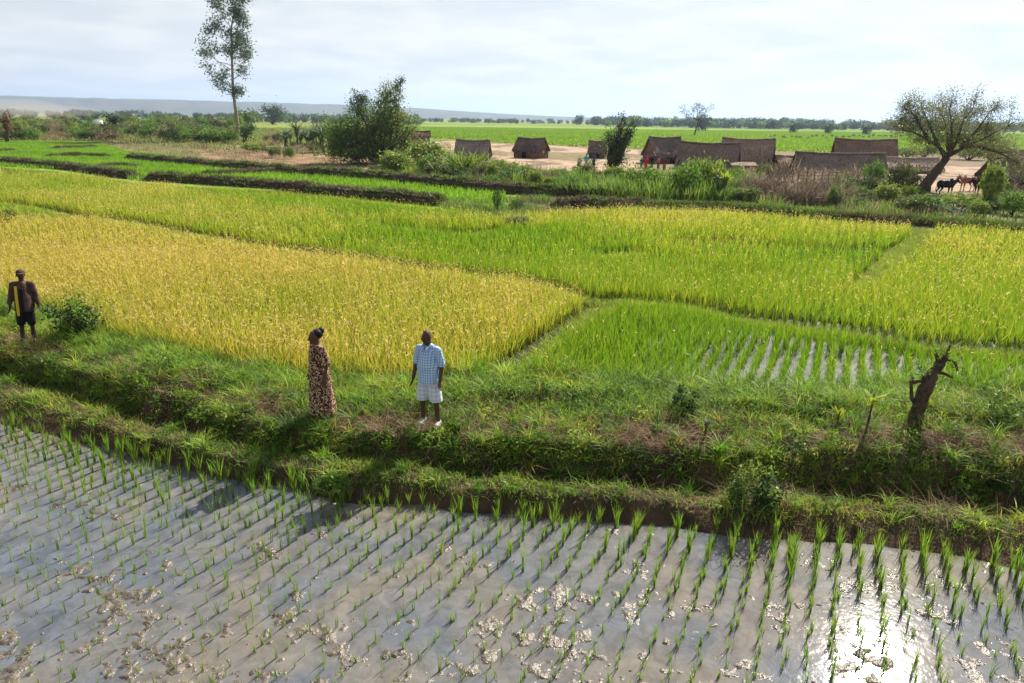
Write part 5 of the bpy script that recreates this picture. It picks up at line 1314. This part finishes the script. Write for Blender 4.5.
# ---- person at the left edge
root = empty('person', BOY); root.rotation_euler = (0, R(4), R(27)); tag(root, 'person in dark cap and open jacket over a yellow striped top at left edge', 'person')
it = []; hc = (0, -.03, 1.60); q = head(it, hc, R(12))
it += [('l', (0, .015, 1.42), (0, 0, 1.56), .055, .05), ('l', (0, 0, .95), (0, 0, 1.12), .13, .13), ('l', (0, -.01, 1.12), (0, .01, 1.34), .135, .13), ('l', (-.13, .01, 1.385), (.13, .01, 1.385), .055, .055),
       ('l', (-.08, .01, .90), (-.10, -.01, .50), .08, .055), ('l', (-.10, -.01, .50), (-.105, .02, .09), .052, .036), ('l', (.08, .01, .90), (.10, -.02, .50), .08, .055), ('l', (.10, -.02, .50), (.115, .0, .09), .052, .036), ('l', (-.105, .03, .06), (-.12, -.12, .035), .04, .032), ('l', (.115, .02, .06), (.14, -.12, .035), .04, .032)]
lw, rw = (-.265, -.07, .86), (.285, -.07, .85)
it += [('l', (-.175, .01, 1.375), (-.235, .03, 1.11), .048, .038), ('l', (-.235, .03, 1.11), lw, .038, .027), ('l', (.175, .01, 1.375), (.235, .03, 1.10), .048, .038), ('l', (.235, .03, 1.10), rw, .038, .027)]
hand(it, lw, (-.05, -.08, -.25), (.2, -1, 0), 1); hand(it, rw, (.1, -.06, -.25), (-.2, -1, 0), -1)
remesh('body', shapes_bm(it), .0065, M['skin'], root, 3, skincol((.05, .028, .019), q))
M['jacket'] = mat('jacket', (.085, .05, .045), .9, .1, vary=8); M['dark_cloth'] = mat('dark_cloth', (.018, .016, .02), .9, .1); M['yellow_cloth'] = mat('yellow_cloth', (.55, .42, .04), .85, .1)
it = [('l', (-.03, 0, .74), (-.02, 0, 1.1), .175, .165), ('l', (.03, 0, .74), (.02, 0, 1.1), .175, .165), ('l', (0, 0, 1.1), (0, .01, 1.30), .165, .145), ('l', (-.14, .01, 1.38), (.14, .01, 1.38), .066, .066), ('l', (-.175, .01, 1.375), (-.235, .03, 1.11), .066, .062), ('l', (.175, .01, 1.375), (.235, .03, 1.10), .066, .062), ('l', (.235, .03, 1.10), (.268, -.03, .93), .056, .052), ('l', (-.235, .03, 1.11), (-.265, -.03, .95), .056, .052)]
bm = shapes_bm(it)
for v in bm.verts:
    if abs(v.co.x) < .21: v.co.z = max(v.co.z, .76); k = 1 + .04 * math.sin(math.atan2(v.co.y, v.co.x) * 5 + 1); v.co.x *= k; v.co.y *= k
remesh('jacket', bm, .009, M['jacket'], root, 2)
remesh('top', shapes_bm([('l', (-.01, -.118, .76), (-.01, -.112, 1.28), .070, .050)]), .010, M['dark_cloth'], root, 2)
A = Acc(); n = 24; zz = np.linspace(.68, 1.36, n); V = []
for z in zz:
    for x in (-.135, -.075):
        r_ = np.interp(z, [.66, .8, 1.1, 1.30, 1.38], [.18, .18, .178, .165, .15]); V.append((x, .0 - math.sqrt(max((r_ + .012) ** 2 - (abs(x) - .02) ** 2, 0)) - .012, z))
A.add(V, [(2 * i, 2 * i + 1, 2 * i + 3, 2 * i + 2) for i in range(n - 1)], (.5, .4, .05)); A.obj('yellow_stripe', M['yellow_cloth'], root)
it = [('l', (-.07, 0, .86), (-.10, -.01, .48), .115, .09), ('l', (.07, 0, .86), (.10, -.015, .48), .115, .09)]
remesh('shorts', shapes_bm(it), .011, M['dark_cloth'], root, 2)
remesh('cap', shapes_bm([('s', (0, -.02, 1.655), (.088, .105, .07)), ('s', (.022, -.125, 1.645), (.07, .07, .012))]), .007, M['jacket'], root, 2)
for a, b in (((-.105, .04, .06), (-.122, -.13, .045)), ((.115, .03, .06), (.142, -.13, .045))): remesh('boot', shapes_bm([('l', a, b, .05, .045), ('l', (a[0], a[1] - .02, .06), (a[0] * .97, .02, .26), .05, .052)]), .009, M['rubber'], root, 2)

# ---- distant villagers
def villager(px, base, h, rz, top, bottom, label, skin=(.05, .03, .02), arm=0.0, dress=False):
    b = P(px, base, ZF); root = empty('person', b, rz); k = h / 1.72; root.scale = (k,) * 3; tag(root, label, 'person', 'villagers in the clearing')
    it = []; q = head(it, (0, -.02, 1.60), 0)
    lw, rw = (-.30, -.1 - arm, .88 + arm), (.30, -.08, .88)
    it += [('l', (0, .01, 1.42), (0, 0, 1.56), .055, .05), ('l', (0, 0, .95), (0, .01, 1.34), .13, .14), ('l', (-.13, .01, 1.385), (.13, .01, 1.385), .055, .055), ('l', (-.08, 0, .9), (-.10, 0, .5), .085, .058), ('l', (-.10, 0, .5), (-.1, .02, .08), .055, .04), ('l', (.08, 0, .9), (.10, -.03, .5), .085, .058), ('l', (.10, -.03, .5), (.12, .02, .08), .055, .04),
           ('l', (-.1, .03, .05), (-.12, -.12, .03), .04, .03), ('l', (.12, .03, .05), (.14, -.12, .03), .04, .03), ('l', (-.19, .01, 1.37), (-.26, .02, 1.1), .048, .038), ('l', (-.26, .02, 1.1), lw, .038, .027), ('l', (.19, .01, 1.37), (.26, .02, 1.1), .048, .038), ('l', (.26, .02, 1.1), rw, .038, .027)]
    hand(it, lw, (0, -.05, -.2), (.2, -1, 0), 1); hand(it, rw, (0, -.05, -.2), (-.2, -1, 0), -1)
    remesh('body', shapes_bm(it), .014, M['skin'], root, 1, lambda V: np.repeat(np.array([skin]), len(V), 0))
    t = [('l', (0, 0, .86), (0, .01, 1.33), .165, .16), ('l', (-.15, .01, 1.38), (.15, .01, 1.38), .072, .072), ('l', (-.19, .01, 1.37), (-.26, .02, 1.13), .075, .075), ('l', (.19, .01, 1.37), (.26, .02, 1.13), .075, .075)]
    remesh('shirt', shapes_bm(t), .018, top, root, 1)
    t = [('l', (0, 0, .25), (0, 0, .9), .2, .16)] if dress else [('l', (-.08, 0, .88), (-.1, 0, .3), .12, .085), ('l', (.08, 0, .88), (.11, 0, .3), .12, .085)]
    remesh('skirt' if dress else 'trousers', shapes_bm(t), .018, bottom, root, 1)
    remesh('hair', shapes_bm([('s', (0, .02, 1.645), (.085, .1, .08))]), .014, M['hair'], root, 1)
    return root
cm = lambda n, c: mat(n, c, .9, .1)
CL = dict(teal=cm('teal_cloth', (.08, .36, .42)), pale=cm('pale_cloth', (.42, .52, .55)), navy=cm('navy_cloth', (.05, .07, .13)), red=cm('red_cloth', (.55, .02, .04)), maroon=cm('maroon_cloth', (.22, .03, .05)), pink=cm('pink_cloth', (.55, .22, .2)), dark=M['dark_cloth'])
villager(586, 169, 1.72, .2, CL['teal'], CL['pale'], 'villager in a teal shirt and pale trousers beside the dark leafy tree')
villager(593.5, 168, 1.75, -.2, CL['navy'], CL['dark'], 'villager in dark blue clothes next to the one in teal')
villager(645.5, 171, 1.6, .3, CL['red'], CL['red'], 'villager in a bright red dress before the tan walled hut', dress=True)
villager(651, 170, 1.65, -.4, CL['dark'], CL['navy'], 'villager in black top just right of the bright red dress')
villager(658, 170, 1.6, .8, CL['pink'], CL['dark'], 'villager in a faded pink top in the middle of the small crowd')
villager(664, 171, 1.55, -.2, CL['maroon'], CL['maroon'], 'villager in a maroon dress at the right end of the small crowd', dress=True)
villager(641, 168, 1.2, .2, CL['navy'], CL['dark'], 'child in dark clothes behind the bright red dress')

# ---- cattle
def cow(px, base, L_m, rz, col, label, group='cattle beside the acacia'):
    b = P(px, base, ZF); root = empty('cow', b, rz); k = L_m; root.scale = (k,) * 3; tag(root, label, 'cow', group)
    it = [('s', (-.48, 0, .98), (.30, .22, .27)), ('s', (0, 0, .93), (.52, .25, .29)), ('s', (.42, 0, .96), (.30, .21, .31)), ('s', (.38, 0, 1.26), (.15, .09, .13)),
          ('l', (.55, 0, 1.06), (.86, 0, 1.20), .19, .115), ('l', (.60, 0, .86), (.82, 0, 1.06), .07, .05), ('l', (.88, 0, 1.22), (1.12, 0, 1.06), .105, .07), ('s', (1.13, 0, 1.05), (.075, .065, .06)), ('l', (.90, 0, 1.28), (.92, 0, 1.30), .075, .07),
          ('l', (.90, .08, 1.27), (.86, .22, 1.24), .03, .045), ('l', (.90, -.08, 1.27), (.86, -.22, 1.24), .03, .045),
          ('l', (-.74, 0, 1.10), (-.80, 0, .72), .025, .018), ('l', (-.80, 0, .72), (-.79, 0, .45), .02, .04)]
    for sy, fx, hx in ((-1, .02, .05), (1, -.05, -.04)):
        it += [('l', (.42 + fx, sy * .13, .82), (.44 + fx, sy * .13, .46), .10, .058), ('l', (.44 + fx, sy * .13, .46), (.43 + fx, sy * .13, .10), .052, .036), ('l', (.43 + fx, sy * .13, .10), (.46 + fx, sy * .13, .03), .045, .05),
               ('l', (-.50 + hx, sy * .13, .90), (-.42 + hx, sy * .14, .60), .16, .085), ('l', (-.42 + hx, sy * .14, .60), (-.58 + hx, sy * .14, .40), .078, .048), ('l', (-.58 + hx, sy * .14, .40), (-.54 + hx, sy * .14, .08), .046, .036), ('l', (-.54 + hx, sy * .14, .08), (-.50 + hx, sy * .14, .03), .044, .048)]
    remesh('body', shapes_bm(it), .014, M['hide'], root, 3, col)
    for sy in (-1, 1):
        A = Acc(); tube(A, [(.89, sy * .06, 1.33), (.88, sy * .15, 1.40), (.90, sy * .18, 1.52), (.94, sy * .16, 1.60)], [.03, .025, .018, .006], 7, (.2, .18, .15)); A.obj('horn', M['wood'], root)
def c1(V): return np.repeat(np.array([[.012, .011, .012]]), len(V), 0)
def c2(V):
    K = np.repeat(np.array([[.30, .10, .05]]), len(V), 0); w_ = fbm(V[:, 0] * 3, V[:, 2] * 3 + V[:, 1], 3, 2) > .60; K[w_] = (.5, .45, .4); return K
cow(944, 196, 1.0, R(4), c1, 'black zebu cow standing in sunlight right of the acacia trunk')
cow(966, 191, .98, R(188), c2, 'reddish brown zebu cow facing left behind the black one')
cow(981, 196, 1.0, R(175), c1, 'black cow half hidden behind the tall lime green shrub')

# ================================================================== THINGS ON THE BANK
def onbank(px, py, z0=0.0):
    p = P(px, py, z0)
    for _ in range(6): z = gz(p[0], p[1]); p = P(px, py, z)
    return p
# crooked dead stump
b = onbank(915, 427); o = empty('dead_stump', b); tag(o, 'crooked dead tree stump leaning right on the weedy bank', 'stump')
def lp(px, py, dy=0): q = at(b, px, py) - b; q[1] += dy; return q
A = Acc(); st = [lp(916, 432), lp(916, 420), lp(920, 404), lp(926, 390, .03), lp(932, 377, .05), lp(941, 366, .06), lp(947, 358, .05)]
pts = []; 
for i in range(len(st) - 1):
    for t in (0, .33, .66): pts.append(np.array(st[i]) * (1 - t) + np.array(st[i + 1]) * t + rng.normal(0, .012, 3))
pts.append(st[-1]); tube(A, pts, np.interp(np.linspace(0, 1, len(pts)), [0, .2, .6, .85, 1], [.17, .12, .10, .08, .03]) * (1 + rng.normal(0, .16, len(pts))), 9); A.obj('trunk', M['bark'], o, smooth=False)
for br in ([(943,364),(950,360),(957,364),(960,372)], [(945,360),(949,353),(952,346)], [(936,372),(946,374),(953,378)], [(919,408),(913,398),(912,384),(914,377)], [(912,384),(919,382),(924,381)], [(941,366),(938,357),(940,350)]):
    A = Acc(); q = [lp(x, y, .04) + rng.normal(0, .01, 3) for x, y in br]; tube(A, q, np.linspace(.042, .018, len(q)), 6); A.obj('branch', M['bark'], o)
A = Acc()
for (x, y) in [(942, 352), (958, 366), (914, 376), (908, 418), (924, 414), (915, 408), (936, 384), (950, 358), (931, 362), (926, 372)]:
    c = lp(x, y, .03); m = 70; leaves(A, c + rng.normal(0, .05, (m, 3)), rng.uniform(.03, .06, m), mixcol(m, MIDG + LIMEG, [2, 1, 1, 2, 1, 1]), .5)
A.obj('leaves', M['leaf'], o)
# second thin stick with leaf tuft
def small_plant(px, py, h, label, leafc, n, w, lean=.25, stick=False, name='young_plant', cat='plant'):
    b = onbank(px, py); o = empty(name, b); tag(o, label, cat)
    A = Acc(); tube(A, [(0, 0, -.05), (.01, 0, h * .45), (.03, .01, h * (.95 if stick else .6))], [.022, .018, .01], 6); A.obj('stem', M['bark'], o)
    A = Acc(); bb = np.repeat([[.02, 0, h * (.7 if stick else .3)]], n, 0); bb[:, 2] += rng.uniform(-.05, .1, n) * h
    c = np.array(leafc) * rng.uniform(.8, 1.2, (n, 1)); m = n
    az = rng.uniform(0, 6.28, n); 
    for i in range(n):  # broad blades as curved strips with a fold
        L_ = h * rng.uniform(.35, .7) * (.6 if stick else 1); k = 7; cen = []
        for t in np.linspace(0, 1, k): cen.append(bb[i] + np.array([math.cos(az[i]) * lean * L_ * t ** 1.4, math.sin(az[i]) * lean * L_ * t ** 1.4, L_ * (t - .3 * lean * t * t)]))
        cen = np.array(cen); sd = np.array([-math.sin(az[i]), math.cos(az[i]), 0]); ww = w * np.sin(np.pi * np.clip(np.linspace(.06, 1, k), 0, 1)) ** .7
        nrm = np.array([math.cos(az[i]), math.sin(az[i]), 0]) * .25
        V = np.concatenate([cen - sd * ww[:, None] + nrm * ww[:, None], cen, cen + sd * ww[:, None] + nrm * ww[:, None]]); F = [(r * k + j, r * k + j + 1, (r + 1) * k + j + 1, (r + 1) * k + j) for r in (0, 1) for j in range(k - 1)]
        A.add(V, F, c[i])
    A.obj('leaf_crown', M['leaf'], o); return o
small_plant(539, 410, .72, 'small plant with one upright yellow leaf on the bank right of the standing man', (.45, .42, .04), 2, .045, .12)
small_plant(836, 428, .55, 'yellow leaved banana sucker left of the thin leafy stake', (.40, .42, .04), 4, .055, .35)
small_plant(866, 432, .75, 'thin leafy stake with yellow green leaves between banana sucker and dead stump', (.34, .44, .04), 9, .05, .9, True)
small_plant(704, 440, .35, 'dark rotten stake in the weeds of the middle bank', (.05, .06, .02), 4, .03, 1.3, True)
# leafy shrubs on the bank
def bank_shrub(px, py, w, h, label, cols, n, ls, toptint=None, zb=None):
    b = onbank(px, py) if zb is None else P(px, py, zb); s = pxm(b); o = empty('shrub', b); tag(o, label, 'shrub'); W = w / s / 2; Hh = h / s
    A = Acc(); cp = []
    for q_ in range(6):
        f_ = rng.uniform(.35, .65); cx_ = rng.uniform(-.6, .6) * W; hz_ = Hh * rng.uniform(.45, 1.0)
        cp.append(clumpy(A, (cx_, rng.uniform(-.4, .4) * W, hz_ * .5), (W * f_, W * f_ * .8, hz_ * .5), max(5, n // 7), 20, W * .22, ls * rng.uniform(.8, 1.9), [cols[q_ % 3]] * 2 + [MIDG[1]], [3, 2, 1.5], rng.uniform(.3, .6), .3))
    cp = np.concatenate(cp); nb_ = 60; bb_ = np.zeros((nb_, 3)); bb_[:, :2] = rng.normal(0, W * .45, (nb_, 2)); blades(A, bb_, rng.uniform(.3, 1.0, nb_) * Hh, .014, rng.uniform(0, 6.28, nb_), rng.uniform(.3, 1.1, nb_), mixcol(nb_, MIDG, [1, 1, 1]), 3)
    if toptint is not None: clumpy(A, (0, 0, Hh * .85), (W * .7, W * .5, Hh * .2), n // 5, 16, W * .28, ls * 1.25, toptint, [3, 2, 2], .35, .2)
    A.obj('foliage', M['leaf'], o); A = Acc(); stems(A, (0, 0, -.05), cp[:14], .014, .005, (.1, .07, .05), 5); A.obj('stems', M['bark'], o)
bank_shrub(748, 512, 58, 52, 'dark shrub with sunlit yellow green top growing out of the lower bund', DARKG, 110, .05, LIMEG + [] )  # lime leaves paint the sunlit top, dark leaves the shaded part below
bank_shrub(82, 338, 66, 42, 'leafy green shrub right of the person in the dark cap', DARKG + [], 110, .06, MIDG)
bank_shrub(62, 312, 50, 26, 'dark weedy shrub at the rice edge behind the person in the dark cap', DARKG, 40, .05)
bank_shrub(46, 300, 40, 14, 'low dark shrub at the left rice edge', DARKG, 26, .05)
bank_shrub(600, 402, 80, 26, 'low spreading weed shrub in the middle of the bank', MIDG, 50, .045)
bank_shrub(690, 415, 50, 30, 'dark leafy weed shrub on the middle bank', DARKG, 34, .05)
bank_shrub(985, 425, 70, 30, 'leafy shrub on the bank right of the dead stump', MIDG, 46, .05)
bank_shrub(330, 488, 36, 22, 'tuft like green shrub at the water edge of the lower bund', MIDG, 26, .045)
bank_shrub(170, 372, 60, 22, 'low green shrub at the rice edge between the left person and the woman', MIDG, 34, .05)
bank_shrub(500, 400, 60, 18, 'small weedy shrub at the rice edge right of the standing man', MIDG, 30, .045)
b = P(8, 227, ZF); s = pxm(b); o = empty('shrub', b); tag(o, 'small shrub with yellow leaves standing in the rice at the left edge', 'shrub')
A = Acc(); W = 14 / s; clumpy(A, (0, 0, .55), (W, W * .6, .3), 26, 20, .14, .07, DARKG + [], [3, 2, 2]); clumpy(A, (W * .4, 0, .85), (W * .8, W * .5, .10), 14, 16, .12, .09, [(.5, .5, .12), (.4, .42, .08), (.3, .36, .05)], [1, 1, 1], .35)
A.obj('foliage', M['leaf'], o); A = Acc(); stems(A, (0, 0, -.05), [(0, 0, .8), (W * .4, 0, .8), (-W * .4, 0, .6)], .02, .008); A.obj('stems', M['bark'], o)
# broad leaved plant before the village
b = P(723, 199, ZF); s = pxm(b); o = empty('banana_plant', b); tag(o, 'broad leaved bright green plant by the little open shed', 'plant')
A = Acc(); tube(A, [(0, 0, 0), (0, 0, 1.2)], [.12, .08], 7); A.obj('stem', M['bark'], o)
A = Acc(); n = 14; blades(A, np.repeat([[0, 0, 1.0]], n, 0), rng.uniform(.8, 1.5, n), .42, rng.uniform(0, 6.28, n), rng.uniform(.2, .9, n), (.16, .28, .03), 3, (.3, .38, .05), 1); A.obj('leaves', M['leaf'], o)
# dust raised on the far road
def dust(px, py, base, wpx, hpx, dens, label):
    b = P(px, base, ZF); s = pxm(b); bm = bmesh.new(); bmesh.ops.create_icosphere(bm, subdivisions=3, radius=1)
    me = bpy.data.meshes.new('dust_cloud'); bm.to_mesh(me); bm.free(); o = bpy.data.objects.new('dust_cloud', me); C.objects.link(o)
    c = at(b, px, py); o.location = [float(v) for v in c]; o.scale = (wpx / 2 / s, wpx / 2 / s, hpx / 2 / s)
    m = bpy.data.materials.new('dust'); m.use_nodes = True; nt = m.node_tree; nt.nodes.clear(); out = nt.nodes.new('ShaderNodeOutputMaterial'); v = nt.nodes.new('ShaderNodeVolumePrincipled')
    v.inputs['Color'].default_value = (.95, .86, .74, 1); v.inputs['Density'].default_value = dens / (wpx / s); nt.links.new(v.outputs[0], out.inputs['Volume']); me.materials.append(m)
    tag(o, label, 'dust', kind='stuff')
dust(16, 108, 127, 90, 18, .30, 'pale dust cloud hanging over the scrub at the left edge')
dust(52, 111, 126, 90, 12, .22, 'thin dust trail between the dust cloud and the white truck')
# ================================================================== LIGHT, SKY, AIR
SAZ, SEL = R(33.5), R(39)
sl = bpy.data.lights.new('sun', 'SUN'); so = bpy.data.objects.new('sun', sl); C.objects.link(so)
sl.energy = 5.0; sl.angle = R(.53); sl.color = (1, .93, .82)
sdv = Vector((math.sin(SAZ) * math.cos(SEL), math.cos(SAZ) * math.cos(SEL), math.sin(SEL)))
so.rotation_euler = sdv.to_track_quat('Z', 'Y').to_euler()
wd = bpy.data.worlds.new('World'); scene.world = wd; wd.use_nodes = True; nt = wd.node_tree; N = nt.nodes; L = nt.links
bg = N['Background']; sky = N.new('ShaderNodeTexSky'); sky.sky_type = 'NISHITA'; sky.sun_disc = False
sky.sun_elevation = SEL; sky.sun_rotation = SAZ; sky.altitude = 100; sky.air_density = 1.0; sky.dust_density = 1.5; sky.ozone_density = 1.2
tc = N.new('ShaderNodeTexCoord'); sep = N.new('ShaderNodeSeparateXYZ'); L.new(tc.outputs['Generated'], sep.inputs[0])
def mth(op, a, b=None):
    n = N.new('ShaderNodeMath'); n.operation = op
    for i, v in enumerate((a, b)):
        if v is None: continue
        if isinstance(v, (int, float)): n.inputs[i].default_value = v
        else: L.new(v, n.inputs[i])
    return n.outputs[0]
zz = mth('ADD', mth('MAXIMUM', sep.outputs[2], 0.0), .12)
cx = mth('DIVIDE', sep.outputs[0], zz); cy = mth('DIVIDE', sep.outputs[1], zz)
cmb = N.new('ShaderNodeCombineXYZ'); L.new(cx, cmb.inputs[0]); L.new(cy, cmb.inputs[1])
def cloud(scale, lo, hi, det, off):
    mp = N.new('ShaderNodeMapping'); mp.inputs['Location'].default_value = off; L.new(cmb.outputs[0], mp.inputs[0])
    n = N.new('ShaderNodeTexNoise'); n.inputs['Scale'].default_value = scale; n.inputs['Detail'].default_value = det; n.inputs['Distortion'].default_value = .3
    L.new(mp.outputs[0], n.inputs['Vector'])
    mr = N.new('ShaderNodeMapRange'); mr.inputs[1].default_value = lo; mr.inputs[2].default_value = hi; L.new(n.outputs['Fac'], mr.inputs[0]); return mr.outputs[0]
c1 = cloud(.55, .36, .62, 7, (0, 0, 0)); c2 = cloud(1.6, .35, .7, 6, (3, 1, 0))
cov = mth('MULTIPLY', mth('ADD', mth('MULTIPLY', c1, .6), mth('MULTIPLY', c2, .3)), 1.0)
cov = mth('MINIMUM', mth('ADD', mth('ADD', mth('MULTIPLY', cov, .45), .58), mth('MULTIPLY', mth('MAXIMUM', mth('SUBTRACT', .2, sep.outputs[2]), 0.0), 2.4)), .985)
mx = N.new('ShaderNodeMix'); mx.data_type = 'RGBA'; L.new(cov, mx.inputs[0]); L.new(sky.outputs[0], mx.inputs[6]); 
hi_ = mth('MINIMUM', mth('MAXIMUM', mth('DIVIDE', mth('SUBTRACT', sep.outputs[2], .17), .22), 0.0), 1.0)
cov_hi = mth('MULTIPLY', cloud(1.3, .44, .60, 7, (9, 4, 0)), .75)
cmx = N.new('ShaderNodeMix'); cmx.data_type = 'FLOAT'; L.new(hi_, cmx.inputs[0]); L.new(cov, cmx.inputs[2]); L.new(cov_hi, cmx.inputs[3]); L.new(cmx.outputs[0], mx.inputs[0])
cm2 = N.new('ShaderNodeMix'); cm2.data_type = 'RGBA'; L.new(cloud(1.5, .40, .60, 7, (5, 2, 0)), cm2.inputs[0]); cm2.inputs[6].default_value = (7.3, 7.65, 7.7, 1); cm2.inputs[7].default_value = (9.2, 9.15, 8.7, 1); L.new(cm2.outputs[2], mx.inputs[7])
L.new(mx.outputs[2], bg.inputs[0]); bg.inputs[1].default_value = .05
# air
HAZE = True
if HAZE:
    A = Acc(); x0, x1, y0, y1, z0, z1 = -42000, 42000, -60, 41500, -3, 330
    box(A, ((x0 + x1) / 2, (y0 + y1) / 2, (z0 + z1) / 2), (x1 - x0, y1 - y0, z1 - z0))
    hm = bpy.data.materials.new('haze'); hm.use_nodes = True; nt = hm.node_tree; nt.nodes.clear()
    o_ = nt.nodes.new('ShaderNodeOutputMaterial'); v = nt.nodes.new('ShaderNodeVolumePrincipled')
    v.inputs['Color'].default_value = (.55, .72, 1, 1); v.inputs['Density'].default_value = 1.25e-4; v.inputs['Anisotropy'].default_value = .3
    nt.links.new(v.outputs[0], o_.inputs['Volume'])
    hb = A.obj('haze', hm); tag(hb, kind='stuff')
scene.view_settings.view_transform = 'Standard'; scene.view_settings.look = 'None'; scene.view_settings.exposure = 1.05; scene.view_settings.gamma = 1
cy_ = scene.cycles
cy_.max_bounces = 6; cy_.diffuse_bounces = 2; cy_.glossy_bounces = 2; cy_.transmission_bounces = 3; cy_.transparent_max_bounces = 8; cy_.volume_bounces = 0
cy_.caustics_reflective = False; cy_.caustics_refractive = False; cy_.use_denoising = True
